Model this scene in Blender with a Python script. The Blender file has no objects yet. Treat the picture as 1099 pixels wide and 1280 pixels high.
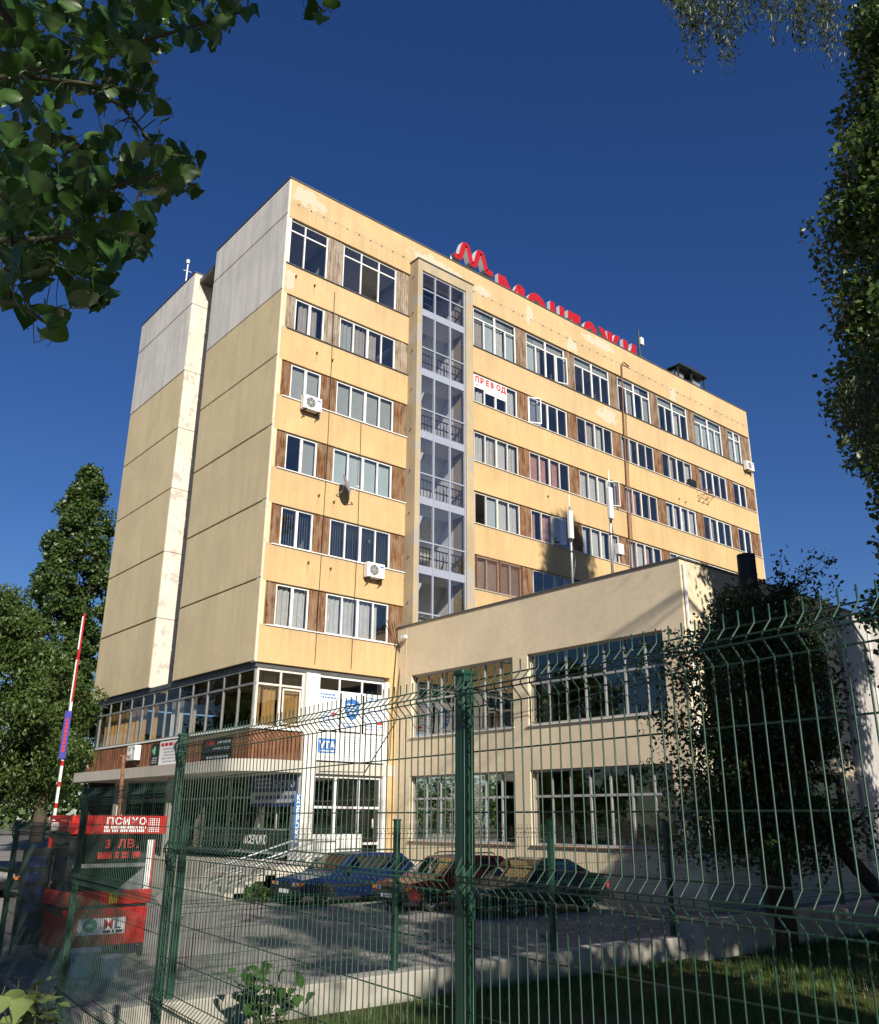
import bpy, math, random
import numpy as np
from mathutils import Matrix, Vector
random.seed(7)
RNG = np.random.default_rng(11)
sc = bpy.context.scene
COL = sc.collection

# ------------------------------------------------------------------ camera
CAM = np.array([-14.8319, -27.577, 1.5063])
YAW, PIT, ROL, FPX = 0.6985, 0.3346, 0.0062, 1104.41
fwv = np.array([math.sin(YAW)*math.cos(PIT), math.cos(YAW)*math.cos(PIT), math.sin(PIT)])
r0 = np.array([math.cos(YAW), -math.sin(YAW), 0.0]); u0 = np.cross(r0, fwv)
rv = math.cos(ROL)*r0+math.sin(ROL)*u0; uv = -math.sin(ROL)*r0+math.cos(ROL)*u0
cd = bpy.data.cameras.new('camera'); camo = bpy.data.objects.new('camera', cd); COL.objects.link(camo)
cd.sensor_fit = 'VERTICAL'; cd.sensor_height = 24.0; cd.lens = 24.0*FPX/1280.0
cd.clip_start = 0.05; cd.clip_end = 2000
M = Matrix.Identity(4)
for i in range(3):
    M[i][0] = rv[i]; M[i][1] = uv[i]; M[i][2] = -fwv[i]; M[i][3] = CAM[i]
camo.matrix_world = M
sc.camera = camo
def pray(x, y): return fwv+(x-549.5)/FPX*rv+(640-y)/FPX*uv
def at(x, y, d):                       # point on a pixel's ray at d metres along the horizontal view direction
    D = pray(x, y); h = np.array([math.sin(YAW), math.cos(YAW), 0]); return CAM+D*(d/(D@h))
def onZ(x, y, Z): D = pray(x, y); return CAM+D*((Z-CAM[2])/D[2])

# ------------------------------------------------------------------ sky, sun, exposure
SUN = np.array([-0.80, -2.29, 1.29]); SUN = SUN/np.linalg.norm(SUN)
w = bpy.data.worlds.new('World'); sc.world = w; w.use_nodes = True
nt = w.node_tree; nt.nodes.clear()
sky = nt.nodes.new('ShaderNodeTexSky'); sky.sky_type = 'NISHITA'; sky.sun_disc = False
sky.sun_elevation = math.asin(SUN[2]); sky.sun_rotation = math.atan2(SUN[0], SUN[1])
sky.altitude = 600; sky.air_density = 1.15; sky.dust_density = 0.3; sky.ozone_density = 6.0
bg = nt.nodes.new('ShaderNodeBackground'); bg.inputs['Strength'].default_value = 0.0585
out = nt.nodes.new('ShaderNodeOutputWorld')
hs = nt.nodes.new('ShaderNodeHueSaturation'); hs.inputs['Saturation'].default_value = 1.16; hs.inputs['Hue'].default_value = .514
nt.links.new(sky.outputs[0], hs.inputs['Color']); nt.links.new(hs.outputs[0], bg.inputs[0]); nt.links.new(bg.outputs[0], out.inputs[0])
sl = bpy.data.lights.new('sun', 'SUN'); sl.energy = 4.9; sl.angle = math.radians(0.53); sl.color = (1.0, 0.93, 0.80)
so = bpy.data.objects.new('sun', sl); COL.objects.link(so); so.location = tuple(SUN*80)
so.rotation_euler = Vector(tuple(-SUN)).to_track_quat('-Z', 'Y').to_euler()
sc.view_settings.view_transform = 'Standard'; sc.view_settings.look = 'None'
sc.view_settings.exposure = 0.5; sc.view_settings.gamma = 1.0
try: sc.view_settings.use_curve_mapping = False
except Exception: pass
sc.cycles.max_bounces = 8; sc.cycles.transparent_max_bounces = 24; sc.cycles.transmission_bounces = 6
sc.cycles.diffuse_bounces = 3; sc.cycles.glossy_bounces = 4
sc.cycles.caustics_reflective = False; sc.cycles.caustics_refractive = False

# ------------------------------------------------------------------ materials
MAT = {}
class NB:
    def __init__(s, name):
        m = bpy.data.materials.new(name); m.use_nodes = True; s.m = m; s.t = m.node_tree; s.t.nodes.clear()
        s.o = s.n('ShaderNodeOutputMaterial')
    def n(s, ty, **k):
        x = s.t.nodes.new(ty)
        for a, b in k.items(): setattr(x, a, b)
        return x
    def l(s, a, b): s.t.links.new(a, b)
    def pos(s):
        if not hasattr(s, '_p'): s._p = s.n('ShaderNodeNewGeometry')
        return s._p.outputs['Position']
    def noise(s, scale, detail=4, rough=.6, vec=None, stretch=None):
        v = vec or s.pos()
        if stretch:
            mp = s.n('ShaderNodeMapping'); mp.inputs['Scale'].default_value = stretch; s.l(v, mp.inputs[0]); v = mp.outputs[0]
        t = s.n('ShaderNodeTexNoise'); t.inputs['Scale'].default_value = scale; t.inputs['Detail'].default_value = detail
        t.inputs['Roughness'].default_value = rough; s.l(v, t.inputs['Vector']); return t.outputs[0]
    def ramp(s, fac, pts):
        r = s.n('ShaderNodeValToRGB'); e = r.color_ramp.elements
        while len(e) < len(pts): e.new(.5)
        for q, (p, c) in zip(e, pts):
            q.position = p; q.color = (c if len(c) == 4 else tuple(c)+(1,)) if not isinstance(c, (int, float)) else (c, c, c, 1)
        s.l(fac, r.inputs[0]); return r.outputs[0]
    def mix(s, fac, a, b, mode='MIX'):
        x = s.n('ShaderNodeMix', data_type='RGBA', blend_type=mode)
        for sock, v in ((x.inputs[0], fac), (x.inputs[6], a), (x.inputs[7], b)):
            if hasattr(v, 'is_linked'): s.l(v, sock)
            elif isinstance(v, (int, float)): sock.default_value = v
            else: sock.default_value = tuple(v)+(1,) if len(v) == 3 else v
        return x.outputs[2]
    def math(s, op, a, b=0.0):
        x = s.n('ShaderNodeMath', operation=op)
        for sock, v in ((x.inputs[0], a), (x.inputs[1], b)):
            if hasattr(v, 'is_linked'): s.l(v, sock)
            else: sock.default_value = v
        return x.outputs[0]
    def bump(s, h, strength=.3, dist=.01):
        b = s.n('ShaderNodeBump'); b.inputs['Strength'].default_value = strength; b.inputs['Distance'].default_value = dist
        s.l(h, b.inputs['Height']); return b.outputs[0]
    def bsdf(s, color, rough=.6, metal=0.0, normal=None, spec=.5):
        p = s.n('ShaderNodeBsdfPrincipled')
        for k, v in (('Base Color', color), ('Roughness', rough), ('Metallic', metal), ('Specular IOR Level', spec)):
            if hasattr(v, 'is_linked'): s.l(v, p.inputs[k])
            elif isinstance(v, (int, float)): p.inputs[k].default_value = v
            else: p.inputs[k].default_value = tuple(v)+(1,)
        if normal is not None: s.l(normal, p.inputs['Normal'])
        return p.outputs[0]
    def end(s, sh): s.l(sh, s.o.inputs[0]); MAT[s.m.name] = s.m; return s.m

def simple(name, col, rough=.55, metal=0, var=.15, scale=3.0, bump=0, bscale=60, spec=.5, stretch=None):
    b = NB(name); n = b.noise(scale, 5, .65, stretch=stretch)
    c = b.ramp(n, [(.3, tuple(x*(1-var) for x in col)), (.7, tuple(min(1, x*(1+var)) for x in col))])
    nm = b.bump(b.noise(bscale, 3), bump, .01) if bump else None
    rr = b.ramp(b.noise(scale*2.3, 4), [(.3, max(.02, rough-.08)), (.7, min(1, rough+.1))])
    return b.end(b.bsdf(c, rr, metal, nm, spec))

def stucco(name, col, dirt, patch=None, patch_lo=.66, streak=.5, spots=(), drip=False, pscale=.8):
    b = NB(name)
    n1 = b.noise(.55, 5, .6); n2 = b.noise(6, 5, .7); st = b.noise(1.0, 5, .65, stretch=(2.2, 2.2, .22))
    c = b.ramp(n1, [(.3, tuple(x*.92 for x in col)), (.7, tuple(min(1, x*1.08) for x in col))])
    c = b.mix(b.math('MULTIPLY', b.ramp(st, [(.45, 0), (.75, 1)]), streak), c, dirt)
    c = b.mix(b.math('MULTIPLY', b.ramp(n2, [(.42, 0), (.72, 1)]), .5), c, tuple(x*.80 for x in col))
    c = b.mix(b.math('MULTIPLY', b.ramp(b.noise(.23, 6, .7), [(.45, 0), (.65, 1)]), .30), c, tuple(x*.78 for x in dirt))
    if drip:
        sp = b.n('ShaderNodeSeparateXYZ'); b.l(b.pos(), sp.inputs[0])
        fr_ = b.math('FRACT', b.math('DIVIDE', b.math('SUBTRACT', sp.outputs['Z'], 8.0), 3.0))
        mk = b.math('MULTIPLY', b.ramp(fr_, [(.60, 0), (.99, 1)]), b.ramp(b.noise(1.6, 5, .7, stretch=(4, 1, .10)), [(.42, 0), (.66, 1)]))
        mk = b.math('MULTIPLY', mk, b.ramp(b.noise(.35, 4, .6), [(.42, .12), (.66, 1)]))
        c = b.mix(b.math('MULTIPLY', mk, .65), c, tuple(x*.66 for x in dirt))
        mk2 = b.math('MULTIPLY', b.ramp(fr_, [(.93, 0), (.995, 1)]), b.ramp(b.noise(2.2, 5, .7), [(.40, 0), (.6, 1)]))
        c = b.mix(b.math('MULTIPLY', mk2, .6), c, (.30, .27, .23))
    for (px, pz, rx, rz_) in spots:
        mp = b.n('ShaderNodeMapping', vector_type='TEXTURE'); mp.inputs['Location'].default_value = (px, 0, pz); mp.inputs['Scale'].default_value = (rx, 1e3, rz_); b.l(b.pos(), mp.inputs[0])
        ln = b.n('ShaderNodeVectorMath', operation='LENGTH'); b.l(mp.outputs[0], ln.inputs[0])
        dd = b.math('ADD', ln.outputs['Value'], b.math('MULTIPLY', b.math('SUBTRACT', b.noise(2.6, 6, .6), .5), 2.6))
        c = b.mix(b.ramp(dd, [(.80, 1), (.83, 0)]), c, patch or (.50, .42, .32))
    if patch:
        pn = b.noise(pscale, 7, .62)
        c = b.mix(b.ramp(pn, [(patch_lo, 0), (patch_lo+.012, 1)]), c, patch)
    nm = b.bump(b.noise(55, 4, .7), .35, .012)
    return b.end(b.bsdf(c, .88, 0, nm, .2))

stucco('stucco_yellow', (.61, .42, .21), (.44, .315, .17), streak=.75, drip=True)
stucco('stucco_yellow_worn', (.60, .42, .225), (.44, .325, .19), drip=True, patch=(.56, .47, .36), patch_lo=.70, streak=.8, spots=[(.9, 26.45, .9, .5), (7.9, 26.35, 1.6, .42), (9.3, 26.1, .5, .4), (11.0, 26.2, .6, .35), (19.8, 26.6, 1.6, .3), (17.5, 25.6, .5, .5), (14.3, 26.2, .3, .7), (20.2, 22.3, 1.0, .5), (.35, 22.2, .3, .5), (26.5, 25.6, .35, .5)])
stucco('stucco_grazing_light', (.69, .565, .345), (.53, .45, .29), streak=.65)  # same yellow paint as the facade; grazing light put into its colour
stucco('concrete_grey', (.72, .68, .63), (.46, .44, .41), streak=.85)
stucco('white_render', (.68, .62, .54), (.52, .42, .30), patch=(.47, .42, .36), patch_lo=.575, streak=.4, pscale=2.4)
stucco('annex_stucco', (.70, .585, .41), (.58, .48, .35), streak=.35)
stucco('concrete_pillar', (.46, .37, .24), (.30, .25, .19), patch=(.36, .33, .29), patch_lo=.57, streak=.8)
stucco('concrete_slab', (.55, .51, .45), (.36, .34, .31), streak=.5)
stucco('grey_wall', (.46, .44, .42), (.30, .29, .28), streak=.7)
stucco('kerb_concrete', (.42, .39, .345), (.22, .205, .18), patch=(.27, .25, .22), patch_lo=.6, streak=.7)
simple('tile_white', (.70, .68, .64), .35, var=.06)
simple('white_frame', (.78, .78, .77), .4, var=.05)
simple('old_white_frame', (.62, .58, .52), .6, var=.2, scale=12)
simple('grey_frame', (.34, .34, .34), .45, var=.1)
simple('mezz_frame', (.21, .21, .205), .5, var=.2)
simple('alu_blue', (.36, .39, .47), .4, .2, var=.05)
simple('metal_flashing', (.12, .125, .13), .5, .4, var=.2)
simple('galvanised', (.42, .43, .44), .45, .6, var=.15)
simple('dark_metal', (.04, .04, .042), .5, .3)
simple('rust', (.20, .095, .05), .8, 0, var=.5, scale=14)
simple('rust_stain', (.40, .24, .11), .9, var=.25, scale=9)
simple('interior', (.58, .57, .56), .9, var=.2, scale=.8)
simple('interior_light', (.74, .75, .76), .8, var=.08)
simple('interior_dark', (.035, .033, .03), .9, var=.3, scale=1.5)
simple('black_plastic', (.012, .012, .013), .5)
simple('rubber', (.018, .018, .018), .85)
simple('white_paint', (.74, .74, .72), .4, var=.05)
simple('ac_white', (.70, .69, .66), .45, var=.08)
simple('red_sign', (.40, .006, .012), .45, var=.06)
simple('red_paint', (.44, .016, .014), .45, var=.30, scale=7)
simple('paper_white', (.80, .80, .79), .6, var=.03)
simple('print_blue', (.04, .17, .48), .5, var=.05)
simple('print_navy', (.025, .03, .12), .5, var=.1)
simple('print_grey', (.40, .42, .47), .5, var=.06)
simple('print_red', (.55, .03, .03), .5)
simple('print_black', (.016, .016, .018), .45)
simple('print_green', (.05, .22, .12), .5)
simple('blind_grey', (.44, .46, .44), .8, var=.06)
simple('blind_cyan', (.58, .66, .66), .8, var=.05)
simple('curtain_white', (.66, .65, .63), .9, var=.1)
simple('curtain_beige', (.48, .42, .38), .9, var=.12)
simple('curtain_pink', (.55, .30, .25), .9, var=.3, scale=5, stretch=(1, 1, 3))
simple('curtain_ochre', (.50, .29, .10), .9, var=.15)
simple('fence_green', (.0045, .040, .023), .5, var=.12, scale=8, bump=.06, bscale=300, spec=.6)
simple('clamp_green', (.004, .03, .018), .5)
simple('yellow_paint', (.62, .45, .03), .4)
simple('car_blue', (.006, .015, .075), .22, .1, var=.05)
simple('car_red', (.34, .02, .015), .25, .1, var=.06)
simple('car_dark', (.012, .016, .028), .22, .1, var=.05)
simple('car_silver', (.36, .38, .40), .3, .4, var=.05)
simple('car_black', (.010, .011, .013), .22, .1)
simple('alloy', (.55, .55, .56), .3, .8)
simple('bark', (.085, .062, .045), .92, var=.45, scale=14, bump=.8, bscale=22, stretch=(1, 1, .25))
simple('bark_dark', (.040, .030, .024), .95, var=.4, scale=16, bump=.9, bscale=26, stretch=(1, 1, .25))
simple('twig', (.045, .05, .022), .8, var=.2)
simple('soil', (.20, .14, .085), .95, var=.35, scale=5, bump=.6, bscale=30)

def wood(name, base, dark, grey, greyness):
    b = NB(name)
    g = b.noise(3.2, 6, .7, stretch=(5, 5, .35)); g2 = b.noise(1.7, 5, .65, stretch=(2.2, 2.2, .8)); g3 = b.noise(40, 3, .6, stretch=(8, 8, .35))
    c = b.ramp(g, [(.36, dark), (.5, base), (.66, tuple(min(1, x*1.7) for x in base))])
    c = b.mix(b.math('MULTIPLY', b.ramp(g2, [(.42, 0), (.62, 1)]), greyness), c, grey)
    return b.end(b.bsdf(c, .85, 0, b.bump(g3, .5, .01), .25))
wood('wood_brown', (.17, .075, .034), (.045, .020, .011), (.27, .19, .12), .85)
wood('wood_grey', (.25, .19, .14), (.08, .05, .035), (.36, .31, .25), .9)
wood('wood_mid', (.17, .105, .065), (.055, .032, .02), (.29, .22, .16), .85)
wood('wood_cladding', (.19, .082, .042), (.08, .035, .02), (.22, .12, .07), .3)

def glass(name, tint, rough=.015, refl=1.0, f0=.11, f1=.70):
    b = NB(name)
    tr = b.n('ShaderNodeBsdfTransparent'); tr.inputs[0].default_value = tuple(tint)+(1,)
    gl = b.n('ShaderNodeBsdfGlossy'); gl.inputs['Roughness'].default_value = rough; gl.inputs['Color'].default_value = (refl, refl*.97, refl*.92, 1)
    nm = b.bump(b.noise(.9, 2), .10, .05); b.l(nm, gl.inputs['Normal'])
    lw = b.n('ShaderNodeLayerWeight'); lw.inputs[0].default_value = .5
    fr = b.math('ADD', b.math('MULTIPLY', b.math('POWER', lw.outputs['Facing'], 4.0), f1), f0)
    mx = b.n('ShaderNodeMixShader'); b.l(fr, mx.inputs[0]); b.l(tr.outputs[0], mx.inputs[1]); b.l(gl.outputs[0], mx.inputs[2])
    return b.end(mx.outputs[0])
glass('glass', (.88, .89, .89)); glass('glass_dark', (.42, .46, .50), f0=.07, f1=.6); glass('glass_annex', (.80, .82, .82), f0=.08, f1=.62); glass('glass_clear', (.95, .95, .96), f0=.10, f1=.6); glass('glass_mezz', (.92, .92, .90), f0=.04, f1=.30); glass('glass_mezz_dark', (.5, .5, .5), f0=.03, f1=.25); glass('glass_car', (.30, .34, .33))

def leafmat(name, c1, c2, trans=.28, rough=.42, spec=.5):
    b = NB(name)
    g = b.n('ShaderNodeNewGeometry')
    c = b.ramp(g.outputs['Random Per Island'], [(0, c1), (.6, tuple((x+y)/2 for x, y in zip(c1, c2))), (1, c2)])
    p = b.bsdf(c, rough, 0, None, spec)
    t = b.n('ShaderNodeBsdfTranslucent'); b.l(b.mix(.5, c, (.075, .16, .01)), t.inputs[0])
    mx = b.n('ShaderNodeMixShader'); mx.inputs[0].default_value = trans
    b.l(p, mx.inputs[1]); b.l(t.outputs[0], mx.inputs[2]); return b.end(mx.outputs[0])
leafmat('leaf_near', (.022, .064, .012), (.066, .145, .030), .34, .36)
leafmat('leaf_walnut', (.044, .080, .017), (.092, .138, .032), .26)
leafmat('leaf_poplar', (.042, .080, .019), (.096, .145, .038), .27)
leafmat('leaf_willow', (.040, .060, .022), (.085, .105, .042), .25)
leafmat('leaf_dark', (.022, .044, .012), (.050, .080, .022), .25)
leafmat('leaf_weed', (.10, .155, .04), (.17, .22, .07), .25, .5)
leafmat('grass_blade', (.048, .105, .014), (.105, .165, .030), .25, .5)

def asphalt():
    b = NB('asphalt')
    n1 = b.noise(.35, 5, .6); n2 = b.noise(90, 3, .7); n3 = b.noise(2.2, 5, .6)
    c = b.ramp(n1, [(.3, (.175, .162, .15)), (.7, (.26, .242, .225))])
    c = b.mix(b.ramp(n2, [(.4, 0), (.75, .6)]), c, (.38, .36, .335))
    c = b.mix(b.ramp(n3, [(.60, 0), (.72, .55)]), c, (.14, .13, .12))
    vo = b.n('ShaderNodeTexVoronoi', feature='DISTANCE_TO_EDGE'); vo.inputs['Scale'].default_value = .42
    wv = b.n('ShaderNodeMixRGB'); wv.inputs[0].default_value = .12; nz = b.n('ShaderNodeTexNoise'); nz.inputs['Scale'].default_value = 1.1; b.l(b.pos(), nz.inputs['Vector']); b.l(b.pos(), wv.inputs[1]); b.l(nz.outputs['Color'], wv.inputs[2]); b.l(wv.outputs[0], vo.inputs['Vector'])
    c = b.mix(b.math('MULTIPLY', b.ramp(vo.outputs['Distance'], [(.004, 1), (.014, 0)]), b.ramp(b.noise(.5, 3), [(.45, 0), (.6, .85)])), c, (.055, .05, .045))
    c = b.mix(b.ramp(b.noise(.9, 4, .5), [(.64, 0), (.70, .6)]), c, (.085, .08, .075))
    return b.end(b.bsdf(c, .9, 0, b.bump(n2, .5, .006), .25))
asphalt()
simple('pavement_concrete', (.42, .385, .335), .9, var=.18, scale=1.4, bump=.4, bscale=80)
def lawn():
    b = NB('lawn_ground')
    n = b.noise(1.3, 5, .65); n2 = b.noise(14, 4, .7)
    c = b.ramp(n, [(.38, (.040, .068, .015)), (.55, (.065, .080, .022)), (.68, (.16, .115, .06))])
    c = b.mix(.45, c, b.ramp(n2, [(.3, (.03, .035, .012)), (.7, (.14, .11, .05))]))
    return b.end(b.bsdf(c, .95, 0, b.bump(n2, .8, .03), .1))
lawn()
simple('terrain_ground', (.13, .12, .07), .95, var=.3, scale=.3)

# ------------------------------------------------------------------ mesh helpers
ORG = {}
class MB:
    def __init__(s): s.v = []; s.f = []; s.mi = []; s.cur = 0
    def quad(s, *p):
        i = len(s.v); s.v += [tuple(map(float, q)) for q in p]; s.f.append(tuple(range(i, i+len(p)))); s.mi.append(s.cur); return s
    def box(s, x0, x1, y0, y1, z0, z1):
        i = len(s.v)
        s.v += [(x0, y0, z0), (x1, y0, z0), (x1, y1, z0), (x0, y1, z0), (x0, y0, z1), (x1, y0, z1), (x1, y1, z1), (x0, y1, z1)]
        for q in ((0, 3, 2, 1), (4, 5, 6, 7), (0, 1, 5, 4), (1, 2, 6, 5), (2, 3, 7, 6), (3, 0, 4, 7)):
            s.f.append(tuple(i+k for k in q)); s.mi.append(s.cur)
        return s
    def tube(s, pts, radii, n=8, cap=True):
        pts = [np.array(p, float) for p in pts]
        if isinstance(radii, (int, float)): radii = [radii]*len(pts)
        i0 = len(s.v); a = None
        for k, p in enumerate(pts):
            d = (pts[min(k+1, len(pts)-1)]-pts[max(k-1, 0)]); d = d/(np.linalg.norm(d)+1e-9)
            if a is None: a = np.cross(d, (0, 0, 1) if abs(d[2]) < .9 else (1, 0, 0))
            else: a = a-d*(a@d)
            a = a/(np.linalg.norm(a)+1e-9); b = np.cross(d, a)
            for j in range(n):
                t = 2*math.pi*(j+.5)/n; s.v.append(tuple(p+radii[k]*(math.cos(t)*a+math.sin(t)*b)))
        for k in range(len(pts)-1):
            for j in range(n):
                j2 = (j+1) % n; s.f.append((i0+k*n+j, i0+k*n+j2, i0+(k+1)*n+j2, i0+(k+1)*n+j)); s.mi.append(s.cur)
        if cap and n > 2:
            s.f.append(tuple(i0+j for j in range(n))[::-1]); s.mi.append(s.cur)
            m = i0+(len(pts)-1)*n; s.f.append(tuple(m+j for j in range(n))); s.mi.append(s.cur)
        return s
    def prism(s, poly, axis, a, b):           # polygon extruded along an axis; poly in the two other coordinates
        n = len(poly); i = len(s.v)
        for t in (a, b):
            for (p, q) in poly:
                s.v.append({'x': (t, p, q), 'y': (p, t, q), 'z': (p, q, t)}[axis])
        for j in range(n): s.f.append((i+j, i+(j+1) % n, i+n+(j+1) % n, i+n+j)); s.mi.append(s.cur)
        s.f.append(tuple(i+j for j in range(n))[::-1]); s.mi.append(s.cur)
        s.f.append(tuple(i+n+j for j in range(n))); s.mi.append(s.cur); return s
    def mesh(s, name, mats, org=(0, 0, 0), smooth=False, weld=False):
        me = bpy.data.meshes.new(name); o = np.array(org)
        me.from_pydata([tuple(np.array(v)-o) for v in s.v], [], s.f)
        if not isinstance(mats, (list, tuple)): mats = [mats]
        for m in mats: me.materials.append(MAT[m])
        if len(mats) > 1: me.polygons.foreach_set('material_index', s.mi)
        if weld:
            import bmesh
            bm = bmesh.new(); bm.from_mesh(me); bmesh.ops.remove_doubles(bm, verts=bm.verts, dist=1e-4); bm.to_mesh(me); bm.free()
        if smooth: me.polygons.foreach_set('use_smooth', [True]*len(me.polygons))
        me.update()
        import bmesh
        bm = bmesh.new(); bm.from_mesh(me); bmesh.ops.recalc_face_normals(bm, faces=bm.faces); bm.to_mesh(me); bm.free()
        return me
    def build(s, name, mats, parent=None, smooth=False, local=False, **tags):
        org = (0, 0, 0) if local or parent is None else ORG.get(parent.name, (0, 0, 0))
        return link(name, s.mesh(name, mats, org, smooth), parent, **tags)
def link(name, me, parent=None, loc=(0, 0, 0), rz=0, **tags):
    o = bpy.data.objects.new(name, me); COL.objects.link(o); o.location = loc
    if rz: o.rotation_euler = (0, 0, rz)
    if parent is not None: o.parent = parent; ORG[o.name] = tuple(np.array(ORG.get(parent.name, (0, 0, 0)))+np.array(loc))
    tag(o, **tags); return o
def tag(o, label=None, cat=None, group=None, kind=None):
    if label: o['label'] = label
    if cat: o['category'] = cat
    if group: o['group'] = group
    if kind: o['kind'] = kind
    return o
def thing(name, loc, label, cat, group=None, rz=0):
    o = bpy.data.objects.new(name, None); COL.objects.link(o); o.location = loc; o.rotation_euler = (0, 0, rz)
    o.empty_display_size = .2; ORG[o.name] = tuple(loc); return tag(o, label, cat, group)
def bevel(o, wd=.01, seg=2):
    m = o.modifiers.new('bevel', 'BEVEL'); m.width = wd; m.segments = seg; m.limit_method = 'ANGLE'; m.angle_limit = math.radians(40); return o
def text_mesh(txt, size, extrude, mat, sx=1.0, offset=0.0, align='LEFT', bevel_d=0, spacing=1.0):
    cu = bpy.data.curves.new('txt', 'FONT'); cu.body = txt; cu.size = size; cu.extrude = extrude; cu.offset = offset; cu.align_x = align
    cu.bevel_depth = bevel_d; cu.resolution_u = 3; cu.space_character = spacing
    o = bpy.data.objects.new('txt', cu); COL.objects.link(o)
    dg = bpy.context.evaluated_depsgraph_get(); me = bpy.data.meshes.new_from_object(o.evaluated_get(dg))
    bpy.data.objects.remove(o); bpy.data.curves.remove(cu)
    co = np.empty(len(me.vertices)*3); me.vertices.foreach_get('co', co); co = co.reshape(-1, 3); co[:, 0] *= sx
    me.vertices.foreach_set('co', co.ravel()); me.materials.clear(); me.materials.append(MAT[mat]); me.update(); return me
def put_text(name, txt, size, mat, origin, face, parent, sx=1.0, extrude=.004, offset=0.0, align='LEFT', spacing=1.0, roll=0):
    # face: '-Y' (reads along +X) or '-X' (reads along -Y)
    me = text_mesh(txt, size, extrude, mat, sx, offset, align, 0, spacing); me.name = name
    R = Matrix.Rotation(math.radians(90), 4, 'X')
    if face == '-X': R = Matrix.Rotation(math.radians(-90), 4, 'Z') @ R
    if roll: R = Matrix.Rotation(roll, 4, 'Y') @ R
    me.transform(R)
    org = np.array(origin)-np.array(ORG.get(parent.name, (0, 0, 0)))
    return link(name, me, parent, tuple(org))
PRN = []
def marks(mb, x0, x1, z0, z1, rows, y, rnd, face='-Y', fill=.85, gap=.35):   # rows of unreadable print
    rh = (z1-z0)/rows
    for k in range(rows):
        zb = z0+k*rh+rh*gap/2; zt = zb+rh*(1-gap); x = x0; xe = x0+(x1-x0)*(fill+rnd.random()*(1-fill))
        while x < xe:
            wd = (zt-zb)*rnd.uniform(.5, 3.2); xb = min(x+wd, xe)
            if face == '-Y': mb.quad((x, y, zb), (xb, y, zb), (xb, y, zt), (x, y, zt))
            else: mb.quad((y, x, zb), (y, xb, zb), (y, xb, zt), (y, x, zt))
            x = xb+(zt-zb)*.5
    return mb

# ================================================================== GROUND
def sheet(name, x0, x1, y0, y1, z, mat, thick=.0, n=1):
    m = MB()
    if thick: m.box(x0, x1, y0, y1, z-thick, z)
    else: m.quad((x0, y0, z), (x1, y0, z), (x1, y1, z), (x0, y1, z))
    return m.build(name, mat, kind='structure')
sheet('ground', -700, 700, -700, 900, -1.1, 'terrain_ground')
GZ = -.70
m = MB()          # lot: level by the building, rising to the street at the gateway on the left
ys_ = [-19.48, -18.3, -16.5, -14.5, -12.5, -9, 95]
def lotz(x, y):
    k = min(1, max(0, (-10.2-x)/1.6)); k = k*k*(3-2*k); t = min(1, max(0, (-13.0-y)/6.4)); return GZ+k*.50*t
xs_ = [-60, -30, -16, -12.4, -11.8, -11.4, -11.0, -10.6, -10.2, -6, 0, 10, 60]
for i in range(len(xs_)-1):
    for j in range(len(ys_)-1):
        q = [(xs_[i], ys_[j]), (xs_[i+1], ys_[j]), (xs_[i+1], ys_[j+1]), (xs_[i], ys_[j+1])]
        m.quad(*[(x, y, lotz(x, y)) for x, y in q])
m.build('asphalt_lot', 'asphalt', kind='structure', smooth=True)
MB().box(-60, -12.55, -21.6, -19.484, -.5, -.205).build('asphalt_apron', 'asphalt', kind='structure')
sheet('lawn', -12.55, 30, -34, -19.7, -.22, 'lawn_ground', .15)
sheet('pavement', -40, -12.55, -60, -21.604, -.20, 'pavement_concrete', .2)
m = MB(); m.box(-11.9, -3.9, -19.76, -19.48, -.9, .045); bevel(m.build('kerb', 'kerb_concrete', kind='structure'), .015)
m = MB(); m.box(-3.896, 14, -20.02, -19.48, -.9, .20); bevel(m.build('kerb', 'kerb_concrete', kind='structure'), .015)

# ================================================================== OFFICE TOWER
T = thing('office_tower', (0, 0, 0), 'tall yellow office block with bands of windows, glazed stair shaft and red rooftop letters', 'building')
L = 34.7; ZB = 6.65; ZT = 27.05
ROWS = [(22.95, 25.14), (20.0, 21.52), (17.0, 18.52), (14.0, 15.52), (11.0, 12.54), (8.0, 9.56)]
BANDS = [(ZB, 8.0), (9.58, 11.0), (12.55, 14.0), (15.54, 17.0), (18.54, 20.0), (21.54, 22.92), (25.16, ZT)]
for k, (a, b) in enumerate(BANDS):
    mt = 'stucco_yellow_worn' if k in (5, 6) else 'stucco_yellow'
    y = -.025 if k == 6 else 0
    m = MB().box(.07, 6.46 if k < 6 else L, y, .3, a, b); bevel(m.build('wall_band', mt, T), .012)
    if k < 6: bevel(MB().box(9.72, L-.06, y, .3, a, b).build('wall_band', mt, T), .012)
MB().box(.0, .068, -.012, .32, ZB, ZT).build('corner_strip', 'white_render', T)
MB().box(L-.06, L+.02, -.012, .32, ZB, ZT).build('corner_strip', 'white_render', T)
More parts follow.
